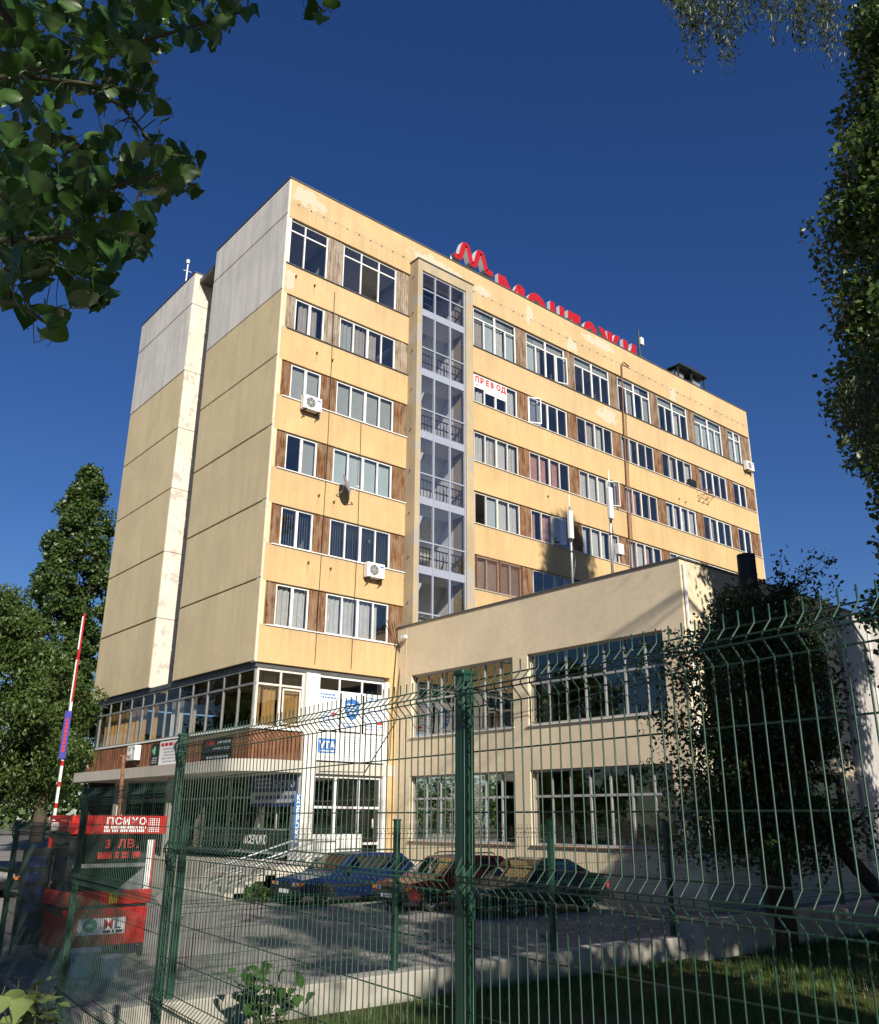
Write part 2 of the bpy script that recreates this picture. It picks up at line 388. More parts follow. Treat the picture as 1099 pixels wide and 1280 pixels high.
# end wall panels with open joints
ZJ = [6.65, 9.65, 12.65, 15.65, 18.65, 21.65, 25.30, ZT]
for (ya, yb) in ((.0, 6.70), (8.99, 15.6)):
    for k in range(7):
        mt = 'concrete_grey' if k >= 5 else 'stucco_grazing_light'
        y0 = ya+.33 if ya == 0 else ya+.04
        jj = random.uniform(-.006, .006)
        o = MB().box(-.02+jj, .22, ya+.002 if ya == 0 else ya+.05, yb, ZJ[k]+.032+random.uniform(0, .012), ZJ[k+1]-.030).build('wall_panel', mt, T); bevel(o, .012)
    MB().box(.03, .30, ya+.34 if ya == 0 else ya+.2, yb-.01, ZB, ZT-.05).build('joint_wall', 'interior_dark', T)
for k in range(7):   # return face of the far block, rendered white, seen through the slot
    bevel(MB().box(-.012, 2.2, 8.99, 9.17, ZJ[k]+.012, ZJ[k+1]-.012).build('return_panel', 'white_render', T), .01)
MB().box(.22, 2.2, 6.52, 6.70, ZB, ZT).build('slot_wall', 'concrete_grey', T)
MB().box(2.2, 2.4, 6.5, 9.2, ZB, ZT-.4).build('slot_wall', 'concrete_grey', T)
MB().box(.24, L-.2, .3, 15.5, 26.55, 26.8).build('roof_slab', 'metal_flashing', T)
MB().box(.1, L-.1, 15.3, 15.6, ZB, ZT).build('wall_back', 'stucco_grazing_light', T)
MB().box(L-.25, L, .32, 15.6, ZB, ZT).build('wall_end', 'stucco_grazing_light', T)
MB().box(.3, L-.05, .3, 6.69, ZB-.16, ZB-.002).build('soffit', 'stucco_yellow', T)
MB().box(.3, L-.05, 9.0, 15.55, ZB-.16, ZB-.002).build('soffit', 'stucco_yellow', T)
# coping
cp = MB().box(-.05, L+.05, -.06, .36, ZT, ZT+.06).box(-.05, .36, .36, 6.72, ZT, ZT+.055).box(-.05, .36, 8.96, 15.65, ZT, ZT+.055).box(.36, 2.3, 8.96, 9.3, ZT, ZT+.05)
cp.build('coping', 'metal_flashing', T)
# interior shell so that the panes look into rooms
MB().box(.3, 6.4, 3.4, 3.55, ZB, 26.5).build('room_wall', 'interior', T)
MB().box(9.9, L-.3, 3.4, 3.55, ZB, 26.5).build('room_wall', 'interior', T)
m = MB()
for (zb, zt) in ROWS:
    m.box(.3, 6.4, .31, 3.4, zb-1.05, zb-.8); m.box(9.9, L-.3, .31, 3.4, zb-1.05, zb-.8)
m.box(.3, 6.4, .31, 3.4, 25.3, 25.5); m.box(9.9, L-.3, .31, 3.4, 25.3, 25.5)
m.build('floor_slab', 'interior', T)
m = MB()
for k in range(8):
    x = 10.1+3.64*k
    if x < L-.4: m.box(x-.06, x+.06, .31, 3.4, ZB, 26.5)
m.box(2.4, 2.5, .31, 3.4, ZB, 26.5)
m.build('partition', 'interior', T)
# studs on the fascia
m = MB()
x = .45
while x < L:
    if not 6.2 < x < 10.2: m.tube([(x, -.022, 25.93), (x, -.07, 25.90)], .022, 6)
    x += .62 if random.random() < .85 else .9
m.build('fixing_stud', 'dark_metal', T, kind='stuff')

_fc = {}
def frame_mesh(wd, ht, splits, transom, mat, fw=.06):
    key = (round(wd, 2), round(ht, 2), tuple(splits), transom, mat)
    if key in _fc: return _fc[key]
    m = MB()
    m.box(0, wd, .09, .16, 0, fw); m.box(0, wd, .09, .16, ht-fw, ht); m.box(0, fw, .092, .158, fw, ht-fw); m.box(wd-fw, wd, .092, .158, fw, ht-fw)
    for s in splits:
        if transom and len(splits) == 3 and abs(s-.5) > .01:
            m.box(s*wd-.0275, s*wd+.0275, .088, .158, fw, ht-transom-.03); continue
        th = .055 if (abs(s-.5) > .01 or len(splits) == 2) else .10
        m.box(s*wd-th/2, s*wd+th/2, .088, .158, fw, ht-fw)
    if transom: m.box(fw, wd-fw, .086, .156, ht-transom-.03, ht-transom+.03)
    _fc[key] = m.mesh('window', mat); return _fc[key]
_pc = {}
def pane_mesh(wd, ht, mat='glass'):
    key = (round(wd, 3), round(ht, 3), mat)
    if key not in _pc: _pc[key] = MB().box(0, wd, .118, .124, 0, ht).mesh('pane', mat)
    return _pc[key]
_cc = {}
def cover_mesh(kind, wd, ht, mat):
    key = (kind, round(wd, 2), round(ht, 2), mat)
    if key in _cc: return _cc[key]
    m = MB()
    if kind == 'curtain':
        n = max(6, int(wd*26)); xs = [wd*i/n for i in range(n+1)]; ph = random.random()*6
        ys = [.27+.028*math.sin(x*31+ph)+.012*math.sin(x*57) for x in xs]
        for i in range(n): m.quad((xs[i], ys[i], 0), (xs[i+1], ys[i+1], 0), (xs[i+1], ys[i+1]*.98+.006, ht), (xs[i], ys[i]*.98+.006, ht))
    elif kind == 'vertical':
        n = max(3, int(wd/.1))
        for i in range(n):
            x = wd*i/n; m.quad((x, .25, .05), (x+.055, .31, .05), (x+.055, .31, ht), (x, .25, ht))
    else:
        m.box(0, wd, .235, .245, 0, ht)
    _cc[key] = m.mesh(kind, mat); return _cc[key]
def window(parent, x0, x1, z0, z1, splits, transom=None, mat='white_frame', gl='glass', covers=(), skip=(), y=0.0, sash=None):
    wd = x1-x0; ht = z1-z0; fw = .06
    po = np.array(ORG.get(parent.name, (0, 0, 0)))
    W = link('window', frame_mesh(wd, ht, splits, transom, mat), parent, tuple(np.array((x0, y, z0))-po))
    ed = [0]+list(splits)+[1]
    for i in range(len(ed)-1):
        a = max(fw, ed[i]*wd+.03 if i else fw); b = min(wd-fw, ed[i+1]*wd-.03 if i < len(ed)-2 else wd-fw)
        if i not in skip:
            link('pane', pane_mesh(b-a, (ht-2*fw) if not transom else ht-transom-.03-fw, gl), W, (a, 0, fw))
        if transom:
            if len(splits) == 3:
                if i % 2 == 0:
                    b2 = min(wd-fw, ed[i+2]*wd-.03 if i == 0 else wd-fw)
                    link('pane', pane_mesh(b2-a, transom-.03-fw, gl), W, (a, 0, ht-transom+.03)); link('blind', cover_mesh('blind', b2-a, transom-.1, 'blind_grey'), W, (a, 0, ht-transom+.03))
            else: link('pane', pane_mesh(b-a, transom-.03-fw, gl), W, (a, 0, ht-transom+.03))
        for cv in covers:
            if cv[0] == i or cv[0] == 'all':
                fr = cv[3] if len(cv) > 3 else (0, 1); h0 = cv[4] if len(cv) > 4 else 0
                cw = (b-a)*(fr[1]-fr[0])
                link({'curtain': 'curtain', 'blind': 'blind', 'vertical': 'blind'}[cv[1]], cover_mesh(cv[1], cw, ht*(1-h0), cv[2]), W, (a+(b-a)*fr[0], 0, ht*h0))
    if sash is not None:
        i, ang = sash; sw = wd/len(ed[:-1])-.05; sh = ht-2*fw if not transom else ht-transom-.1
        m = MB(); t = .045
        m.box(0, sw, -.02, .02, 0, t); m.box(0, sw, -.02, .02, sh-t, sh); m.box(0, t, -.02, .02, t, sh-t); m.box(sw-t, sw, -.02, .02, t, sh-t)
        m.cur = 1; m.box(t, sw-t, -.003, .003, t, sh-t)
        link('sash', m.mesh('sash', [mat, 'glass']), W, (ed[i]*wd+.05, .08, fw), ang)
    return W
def wood_panel(parent, x0, x1, z0, z1, mat, yb=.055):
    m = MB(); n = max(2, int((x1-x0)/.115)); rr = random.Random(int(x0*100+z0*7))
    for i in range(n):
        a = x0+(x1-x0)*i/n; b = x0+(x1-x0)*(i+1)/n; d = rr.uniform(-.012, .012)
        m.box(a+.004, b-.006, yb+d, yb+.05, z0+rr.uniform(0, .02), z1-rr.uniform(0, .02))
    m.box(x0, x1, yb+.03, yb+.07, z0, z1)
    return m.build('wood_panel', mat, parent)
Q4 = (.25, .5, .75); H2 = (.5,)
# --- left bay
CV_L = {1: ([(0, 'curtain', 'curtain_beige', (.35, 1)), (1, 'curtain', 'curtain_beige', (.0, .7))], [(0, 'curtain', 'blind_grey'), (1, 'curtain', 'curtain_beige'), (2, 'curtain', 'curtain_beige', (0, .75))]),
        2: ([('all', 'blind', 'blind_grey')], [('all', 'blind', 'blind_grey')]),
        3: ([(1, 'blind', 'blind_grey')], [('all', 'blind', 'blind_cyan')]),
        4: ([('all', 'vertical', 'interior')], [('all', 'vertical', 'interior')]),
        5: ([('all', 'curtain', 'curtain_white')], [(0, 'curtain', 'curtain_white'), (1, 'curtain', 'curtain_white'), (2, 'curtain', 'curtain_white'), (3, 'curtain', 'curtain_white', (0, .4))])}
for r, (zb, zt) in enumerate(ROWS):
    if r == 0:
        window(T, .19, 2.07, zb, zt, (.40,), .52)
        window(T, 2.86, 5.75, zb, zt, (.335, .665), .52, skip=(1,))
        MB().box(.07, .19, .03, .2, zb, zt).build('pier', 'concrete_pillar', T)
        wood_panel(T, 2.07, 2.86, zb, zt, 'wood_grey'); wood_panel(T, 5.75, 6.45, zb, zt, 'wood_grey')
    else:
        window(T, .68, 2.08, zb, zt, H2, covers=CV_L[r][0])
        window(T, 2.84, 5.77, zb, zt, Q4, covers=CV_L[r][1])
        wm = 'wood_grey' if r == 1 else 'wood_brown'
        wood_panel(T, .075, .68, zb, zt, wm); wood_panel(T, 2.08, 2.84, zb, zt, wm); wood_panel(T, 5.77, 6.45, zb, zt, wm)
    MB().box(.06 if r == 0 else .3, 6.5, -.05, .12, zb-.035, zb).build('sill', 'white_frame' if r > 1 else 'metal_flashing', T)
# --- right bay
XR = [10.44+3.64*k for k in range(6)]
for r, (zb, zt) in enumerate(ROWS[:5]):
    wm = ['wood_mid', 'wood_brown', 'wood_brown', 'wood_brown', 'wood_brown'][r]
    for k, x in enumerate(XR):
        x1 = x+2.89
        rr = random.Random(r*31+k)
        cov = []; skip = (); sash = None; fm = 'white_frame' if (r == 0 or rr.random() < .35) else 'old_white_frame'
        if r == 0:
            if k == 0: cov = [(1, 'blind', 'blind_cyan'), (2, 'curtain', 'curtain_white'), (3, 'blind', 'blind_cyan'), (0, 'curtain', 'curtain_beige')]; sash = None
            if k == 1: cov = [(0, 'blind', 'blind_cyan')]; sash = (3, -.3)
            if k == 5: cov = [('all', 'blind', 'blind_cyan')]
            if k == 3: cov = [(3, 'blind', 'blind_grey')]
        elif r == 1:
            if k == 1: cov = [(0, 'blind', 'curtain_white', (0, 1)), (1, 'curtain', 'curtain_white', (0, .5))]; sash = (0, -.45)
            if k == 2: cov = [(2, 'curtain', 'blind_grey', (0, .6), 0)]
            if k in (4, 5): cov = [(rr.randrange(4), 'curtain', 'curtain_beige', (.2, .8))]
        elif r == 2:
            if k == 0: cov = [('all', 'curtain', 'curtain_white')]
            if k == 1: cov = [(0, 'curtain', 'curtain_pink'), (1, 'curtain', 'curtain_pink', (0, .9)), (2, 'curtain', 'curtain_pink', (.4, 1))]
            if k == 2: cov = [(0, 'curtain', 'curtain_white'), (1, 'curtain', 'curtain_white'), (2, 'curtain', 'curtain_white')]; skip = (3,); sash = (3, -.5)
            if k == 3: cov = [(0, 'curtain', 'curtain_white'), (1, 'curtain', 'curtain_pink', (0, .7)), (3, 'curtain', 'curtain_white', (0, .4))]
            if k == 4: cov = [('all', 'curtain', 'curtain_white', (0, .8))]
            if k == 5: cov = [(1, 'curtain', 'curtain_beige', (0, .8))]
        elif r == 3:
            if k == 0: cov = [(1, 'blind', 'blind_cyan'), (2, 'curtain', 'curtain_white'), (3, 'curtain', 'curtain_white')]; skip = (0,)
            if k == 1: cov = [(0, 'curtain', 'curtain_pink', (0, .6)), (1, 'curtain', 'curtain_pink')]; skip = (2,); sash = (2, -.5)
            if k == 2: cov = [('all', 'curtain', 'curtain_white', (0, .75))]
            if k == 3: cov = [(0, 'curtain', 'curtain_white'), (1, 'curtain', 'curtain_white'), (2, 'curtain', 'curtain_pink', (0, .8)), (3, 'curtain', 'curtain_white', (0, .5))]
            if k == 4: cov = [(0, 'curtain', 'curtain_white')]
        elif r == 4:
            if k == 0: cov = [('all', 'blind', 'curtain_beige')]
        if len(cov) < 2 and rr.random() < .75:
            for q in rr.sample(range(4), 2): cov = cov+[(q, 'curtain', rr.choice(['curtain_white', 'curtain_white', 'curtain_beige', 'blind_grey']), rr.choice([(0, 1), (0, .6), (.35, 1)]))]
        window(T, x, x1, zb, zt, Q4, .56 if r == 0 else None, fm, covers=cov, skip=skip, sash=sash)
        wood_panel(T, x1, x+3.64, zb, zt, wm)
    x = XR[-1]+3.64
    window(T, x, x+1.42, zb, zt, H2, .56 if r == 0 else None, 'white_frame', covers=[('all', 'blind', 'blind_cyan')] if r == 0 else [])
    wood_panel(T, x+1.42, L-.065, zb, zt, wm)
    wood_panel(T, 9.8, 10.44, zb, zt, wm)
    MB().box(9.8, L-.02, -.05, .12, zb-.035, zb).build('sill', 'metal_flashing' if r == 0 else 'old_white_frame', T)
MB().box(9.8, L-.1, .06, .3, 8.0, 9.58).build('wall_band', 'stucco_yellow', T)
# diamond grille over the first window of the lowest visible row
m = MB()
for i in range(46):
    x = 10.44+i*.10; 
    for s in (1, -1):
        xa, xb = x-.75, x+.75
        p0 = [x-s*.77, 11.0]; p1 = [x+s*.77, 12.54]
        # clip to the opening
        def clip(p, q):
            pts = []
            for t in np.linspace(0, 1, 30):
                X = p[0]+(q[0]-p[0])*t; Z = p[1]+(q[1]-p[1])*t
                if 10.44 <= X <= 13.33: pts.append((X, Z))
            return pts
        c_ = clip(p0, p1)
        if len(c_) > 1: m.tube([(c_[0][0], -.03, c_[0][1]), (c_[-1][0], -.03, c_[-1][1])], .008, 4, False)
for x in (10.46, 11.9, 13.31): m.box(x-.02, x+.02, -.05, .09, 11.0, 12.54)
m.box(10.44, 13.33, -.05, -.02, 10.99, 11.03); m.box(10.44, 13.33, -.05, -.02, 12.5, 12.54)
m.build('window_grille', 'rust', T)

# --- stair shaft
S = MB().box(6.46, 6.72, -.62, .3, ZB+.3, 25.72).box(9.36, 9.8, -.62, .3, ZB+.3, 25.72).box(6.722, 9.358, -.618, .3, 25.2, 25.718)
S = bevel(S.build('stair_shaft', 'concrete_pillar', T), .015)
MB().box(6.42, 9.85, -.66, -.03, 25.722, 25.77).build('shaft_cap', 'metal_flashing', S)
MB().box(6.3, 9.9, 2.7, 2.85, ZB, 25.6).build('stair_wall', 'interior_light', S)
MB().box(6.66, 6.73, .3, 2.7, ZB, 25.6).build('stair_wall', 'interior_light', S)
MB().box(9.35, 9.42, .3, 2.7, ZB, 25.6).build('stair_wall', 'interior_light', S)
FL = [22.93-3.0*k for k in range(6)]
m = MB()
for x in (6.75, 7.53, 8.45, 9.32): m.box(x-.035, x+.035, -.56, -.48, ZB+.5, 25.2)
for z in FL:
    m.box(6.722, 9.358, -.555, -.47, z+1.34, z+1.40)
m.box(6.722, 9.358, -.55, -.47, 25.12, 25.198)
m.build('shaft_frame', 'alu_blue', S)
cols = [(6.785, 7.495), (7.565, 8.415), (8.485, 9.285)]
for k, z in enumerate(FL):
    for (a, b) in cols:
        MB().box(a, b, -.535, -.50, z, z+.34).build('metal_panel', 'alu_blue', S)
        MB().box(a, b, -.52, -.512, z+.34, z+1.34).build('pane', 'glass_clear', S)
        top = 25.12 if k == 0 else z+3.0
        MB().box(a, b, -.52, -.512, z+1.40, top).build('pane', 'glass_clear', S)
    m = MB().box(6.73, 9.35, -.46, .75, z+.02, z+.22)            # landing
    m.box(6.73, 9.35, 1.9, 2.7, z-1.5+.02, z-1.5+.2)
    m.prism([(.75, z+.2), (1.9, z-1.32), (1.9, z-1.5), (.75, z)], 'x', 8.1, 9.34)
    if k: m.prism([(.75, z+.22), (.75, z+.02), (1.9, z+1.52), (1.9, z+1.7)], 'x', 6.75, 7.95)
    m.build('stair_flight', 'interior_light', S)
    m = MB()
    for zz in (.95, .55): m.box(6.74, 9.34, -.36, -.32, z+.2+zz, z+.25+zz)
    for i in range(15): x = 6.8+i*.18; m.box(x-.012, x+.012, -.35, -.33, z+.2, z+1.2)
    m.tube([(8.3, -.3, z+1.0), (9.2, .75, z+1.1), (9.2, 1.9, z-.4)], .03, 6)
    m.build('stair_railing', 'dark_metal', S)
m = MB()
for k in range(9):
    z = 24.9-1.9*k
    if z > 8: m.tube([(6.47, -.3, z), (6.41, -.3, z)], .035, 6)
m.build('pipe_stub', 'rust', S)
# rain pipe with a bent head on the right bay
m = MB(); m.tube([(22.3, -.10, 26.0), (21.75, -.16, 26.05), (21.62, -.12, 25.9), (21.5, -.1, 23), (21.35, -.1, 18), (21.2, -.1, 11)], .04, 7)
m.tube([(21.75, -.10, 23.2), (21.55, -.1, 18), (21.45, -.1, 11)], .022, 6)
m.build('rain_pipe', 'rust', T, smooth=True)
m = MB()
for x, a, b in ((2.45, 22.5, 6.8), (4.05, 17.0, 6.8)):
    m.tube([(x, -.03, a), (x+.04, -.035, (a+b)/2), (x-.03, -.03, b)], .012, 4, False)
m.tube([(5.6, -.06, 8.9), (6.1, -.08, 7.8), (6.0, -.1, 6.6), (5.8, -.2, 3.6)], .018, 5, False)
m.tube([(5.9, -.12, 8.9), (6.25, -.16, 7.5), (6.05, -.2, 5.0), (4.6, -.3, 3.1), (2.6, -.4, 3.05)], .018, 5, False)
m.build('cable', 'dark_metal', T)

for (x, z) in ((.55, 22.45), (1.45, 22.4), (1.75, 19.35), (2.5, 19.3), (1.9, 10.55), (2.9, 10.5), (2.2, 13.3), (2.9, 13.2), (26.2, 18.9), (26.8, 18.85), (15.2, 16.4)):
    MB().box(x-.03, x+.03, -.10, .01, z-.02, z+.03).build('bracket', 'rust', T)
    MB().prism([(x-.022, z), (x+.022, z), (x+.008, z-.42), (x-.006, z-.5)], 'y', -.0035, .001).build('rust_stain', 'rust_stain', T)
m = MB()
for z in (19.55, 19.85): m.tube([(28.1, -.02, z), (28.1, -.55, z), (29.0, -.55, z), (29.0, -.02, z)], .018, 5)
for x in (28.1, 28.55, 29.0): m.tube([(x, -.55, 19.85), (x, -.55, 19.55), (x, -.02, 19.2)], .015, 5)
m.build('wall_rack', 'rust', T)
MB().box(27.35, 27.95, -.12, .1, 20.02, 20.42).build('window_unit', 'black_plastic', T)
# --- lower storeys: mezzanine
def planks(name, axis, a0, a1, fixed, z0, z1, mat, parent, wd=.14):
    m = MB(); n = int((a1-a0)/wd); rr = random.Random(5)
    for i in range(n):
        a = a0+(a1-a0)*i/n; b = a0+(a1-a0)*(i+1)/n-.01; d = rr.uniform(-.008, .008)
        if axis == 'y': m.box(fixed+d, fixed+.05, a, b, z0, z1)
        else: m.box(a, b, fixed+d, fixed+.05, z0, z1)
    return m.build(name, mat, parent)
planks('wood_cladding', 'y', .1, 15.5, .06, 3.42, 4.40, 'wood_cladding', T)
planks('wood_cladding', 'x', .1, 2.12, .08, 3.42, 4.40, 'wood_cladding', T)
MB().box(.02, .3, .05, 15.5, 4.402, 4.46).box(.3, 2.12, .0, .3, 4.402, 4.46).build('sill', 'white_frame', T)
MB().box(.14, .24, .14, 15.5, 3.42, 4.38).box(.24, 2.12, .15, .24, 3.42, 4.38).build('parapet_wall', 'interior', T)
MB().box(.10, .26, .10, 15.5, 6.485, ZB+.015).box(.26, 5.68, .10, .26, 6.485, ZB-.004).build('shadow_filler', 'metal_flashing', T)  # dark filler strip; its colour stands in for shadow below the panels
GY = [.22, 1.32, 2.49, 3.77, 5.04, 6.25, 7.49, 8.72, 9.86, 11.09, 12.34, 13.54, 14.75]
G1 = MB(); 
for y in GY: G1.box(.14, .22, y-.035, y+.035, 4.46, 6.47)
G1.box(.135, .225, .2, 14.8, 5.90, 5.97); G1.box(.135, .225, .2, 14.8, 4.462, 4.53); G1.box(.135, .225, .2, 14.8, 6.40, 6.48)
G1.cur = 0
G1 = G1.build('glazing', 'mezz_frame', T)
for i in range(len(GY)-1):
    a, b = GY[i]+.035, GY[i+1]-.035
    MB().box(.175, .182, a, b, 4.53, 5.90).build('pane', 'glass_mezz', G1); MB().box(.175, .182, a, b, 5.97, 6.40).build('pane', 'glass_mezz_dark', G1)
    if i in (0, 4, 5, 7, 8, 9, 10, 11):
        rr = random.Random(i); mat = {0: 'curtain_ochre', 4: 'curtain_beige', 5: 'interior', 7: 'curtain_ochre', 8: 'curtain_ochre'}.get(i, 'curtain_ochre')
        n = 14; fr = .45 if i in (0, 4, 7) else 1.0; m = MB()
        for j in range(n):
            ya = a+(b-a)*fr*j/n; yb = a+(b-a)*fr*(j+1)/n
            f = lambda y: .42+.03*math.sin(y*33)
            m.quad((f(ya), ya, 4.5), (f(yb), yb, 4.5), (f(yb), yb, 6.4), (f(ya), ya, 6.4))
        m.build('curtain', mat, G1)
G2 = MB()
for x in (.24, 1.16, 2.08): G2.box(x-.04, x+.04, .14, .22, 4.46, 6.47)
G2.box(.2, 2.12, .135, .225, 5.90, 5.97); G2.box(.2, 2.12, .135, .225, 4.462, 4.53); G2.box(.2, 2.12, .135, .225, 6.40, 6.48)
G2.box(1.25, 2.0, .12, .14, 4.6, 4.66); G2.box(1.25, 2.0, .12, .14, 5.78, 5.84); G2.box(1.25, 1.31, .121, .139, 4.6, 5.84); G2.box(1.94, 2.0, .121, .139, 4.6, 5.84)
G2 = G2.build('glazing', 'old_white_frame', T)
for a, b in ((.28, 1.12), (1.2, 2.04)):
    MB().box(a, b, .175, .182, 4.53, 5.90).build('pane', 'glass', G2); MB().box(a, b, .175, .182, 5.97, 6.40).build('pane', 'glass_dark', G2)
    m = MB(); n = 16; c0 = a+(.3 if a < 1 else 0)
    for j in range(n):
        xa = c0+(b-c0)*j/n; xb = c0+(b-c0)*(j+1)/n; f = lambda x: .36+.03*math.sin(x*40)
        m.quad((xa, f(xa), 4.5), (xb, f(xb), 4.5), (xb, f(xb), 6.3), (xa, f(xa), 6.3))
    m.build('curtain', 'curtain_ochre', G2)
bevel(MB().box(2.12, 2.70, -.03, .6, GZ, 6.48).build('column', 'tile_white', T), .01)
MB().box(5.68, 5.86, .0, .3, GZ, 6.48).build('pilaster', 'white_paint', T)
MB().box(5.862, 6.22, .0, .3, GZ, 6.648).build('wall_strip', 'stucco_yellow', T)
G3 = MB()
for x in (2.73, 3.66, 4.68, 5.65): G3.box(x-.035, x+.035, .14, .22, 3.42, 6.47); G3.box(x-.04, x+.04, .14, .22, .3, 2.96)
G3.box(2.7, 5.68, .135, .225, 5.90, 5.97); G3.box(2.7, 5.68, .135, .225, 6.40, 6.48)
G3.box(2.7, 5.68, .13, .225, 1.84, 1.92); G3.box(2.7, 5.68, .13, .225, .3, .36); G3.box(4.68, 5.68, .13, .225, .62, .70); G3.box(2.7, 5.68, .13, .225, 2.88, 2.96)
G3 = G3.build('glazing', 'white_frame', T)
for a, b in ((2.77, 3.625), (3.695, 4.645), (4.715, 5.615)):
    MB().box(a, b, .175, .182, 5.97, 6.40).build('pane', 'glass_dark', G3)
    MB().box(a, b, .175, .182, 3.45, 5.90).build('pane', 'glass_dark', G3)
    MB().box(a, b, .175, .182, 1.92, 2.88).build('pane', 'glass', G3); MB().box(a, b, .175, .182, .70 if a > 4.7 else .36, 1.84).build('pane', 'glass', G3)
MB().box(5.3, 5.36, .12, .14, 1.2, 1.5).build('door_handle', 'white_paint', G3)
MB().box(2.72, 4.88, .07, .10, .25, 1.0).build('white_board', 'paper_white', G3)
# canopy slab with rounded corner
poly = [(6.18, -.02), (6.18, .4), (2.2, .4), (2.2, 15.6), (-.4, 15.6), (-.4, 1.0)]
for k in range(1, 9):
    t = math.pi+k*math.pi/2/9; poly.append((.75+1.15*math.cos(t), 1.0+1.1*math.sin(t)))
poly += [(.8, -.12), (2.1, -.12), (2.1, -.02)]
cs = MB().prism(poly, 'z', 3.0, 3.4).build('canopy_slab', 'concrete_slab', T)
# ground floor, end side, set back under the slab
G4 = MB()
for k in range(13): y = .5+k*1.2; G4.box(2.2, 2.28, y-.04, y+.04, .3, 3.0)
G4.box(2.2, 2.28, .4, 15.4, 2.2, 2.28); G4.box(2.2, 2.28, .4, 15.4, .3, .4); G4.box(2.2, 2.28, .4, 15.4, 1.1, 1.16)
G4 = G4.build('glazing', 'grey_frame', T)
for k in range(12):
    y = .5+k*1.2
    MB().box(2.235, 2.242, y+.04, y+1.16, .4, 2.2).build('pane', 'glass_dark', G4); MB().box(2.235, 2.242, y+.04, y+1.16, 2.28, 3.0).build('pane', 'glass_dark', G4)
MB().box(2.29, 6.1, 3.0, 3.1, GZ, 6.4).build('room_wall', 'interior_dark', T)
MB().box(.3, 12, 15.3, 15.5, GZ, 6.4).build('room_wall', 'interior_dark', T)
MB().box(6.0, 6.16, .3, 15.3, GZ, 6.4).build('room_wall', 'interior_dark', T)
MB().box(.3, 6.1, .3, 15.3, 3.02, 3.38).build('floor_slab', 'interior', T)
for y in (6.2, 11.6): MB().box(.2, .62, y, y+.42, GZ, 3.0).build('column', 'concrete_slab', T)
# terrace, ramp, rails
bevel(MB().box(-.25, 6.19, -2.78, 15.5, GZ-.1, .10).build('terrace', 'pavement_concrete', kind='structure'), .02)
bevel(MB().box(-.3, 6.18, -2.86, -2.784, GZ-.1, .13).build('terrace_wall', 'white_render', kind='structure'), .01)
m = MB()
for k in range(5): m.box(-1.9+k*.33, -.252, -2.7, .6, GZ-.1+k*.002, GZ+.15*(k+1))
m.build('steps', 'pavement_concrete', kind='structure')
R = thing('handrail', (0, -1.2, GZ), 'white tube handrail of the steps to the dark glazed entrance', 'railing')
for y in (-2.5, -1.2):
    zr = lambda x: .1 if x > 1.2 else .1-(1.2-x)*.27
    m = MB(); m.tube([(2.0, y, .82), (1.2, y, .82), (-1.8, y, -.02)], .032, 6); m.tube([(2.0, y, .45), (1.2, y, .45), (-1.8, y, -.38)], .022, 6)
    m.build('rail', 'galvanised', R, smooth=True)
    for x in (2.0, 1.2, -.3, -1.8): MB().tube([(x, y, .05 if x > -.25 else GZ), (x, y, .82 if x >= 1.2 else .82-(1.2-x)*.28)], .026, 6).build('post', 'galvanised', R)

# ================================================================== THINGS ON THE TOWER
RS = thing('roof_sign', (17, 1.0, 26.8), 'red rooftop lettering with white edges standing behind the parapet', 'sign')
def arc(cx, cz, rx, rz_, a0, a1, th, n=12):
    out_ = []
    for i in range(n):
        p, q = a0+(a1-a0)*i/n, a0+(a1-a0)*(i+1)/n
        out_.append([(cx+rx*math.cos(p), cz+rz_*math.sin(p)), (cx+rx*math.cos(q), cz+rz_*math.sin(q)), (cx+(rx-th)*math.cos(q), cz+(rz_-th*.8)*math.sin(q)), (cx+(rx-th)*math.cos(p), cz+(rz_-th*.8)*math.sin(p))])
    return out_
def vb(x0, x1, z0=0, z1=1): return [(x0, z0), (x1, z0), (x1, z1), (x0, z1)]
GL = {'М': [vb(0, .30), vb(.72, 1.0, 0, .93), [(0, 1), (.26, 1), (.60, .52), (.40, .40)], [(.42, .40), (.62, .52), (.74, .82), (.72, .93)]]+arc(.83, .78, .17, .22, 0, math.pi, .16, 8),
      'О': arc(.5, .5, .5, .5, 0, 2*math.pi, .30, 24), 'Н': [vb(0, .34), vb(.66, 1), vb(.34, .66, .38, .66)], 'Т': [vb(0, 1, .74, 1), vb(.30, .70, 0, .74)],
      'А': [vb(0, .30, 0, .6), vb(.70, 1, 0, .6), vb(.3, .7, .2, .42)]+arc(.5, .58, .5, .42, 0, math.pi, .30, 14),
      'Ж': [vb(.38, .62), [(0, 1), (.24, 1), (.46, .5), (.30, .5)], [(.76, 1), (1, 1), (.70, .5), (.54, .5)], [(0, 0), (.24, 0), (.46, .5), (.30, .5)], [(.76, 0), (1, 0), (.70, .5), (.54, .5)]],
      'И': [vb(0, .34), vb(.66, 1), [(.34, .12), (.34, .45), (.66, .88), (.66, .55)]]}
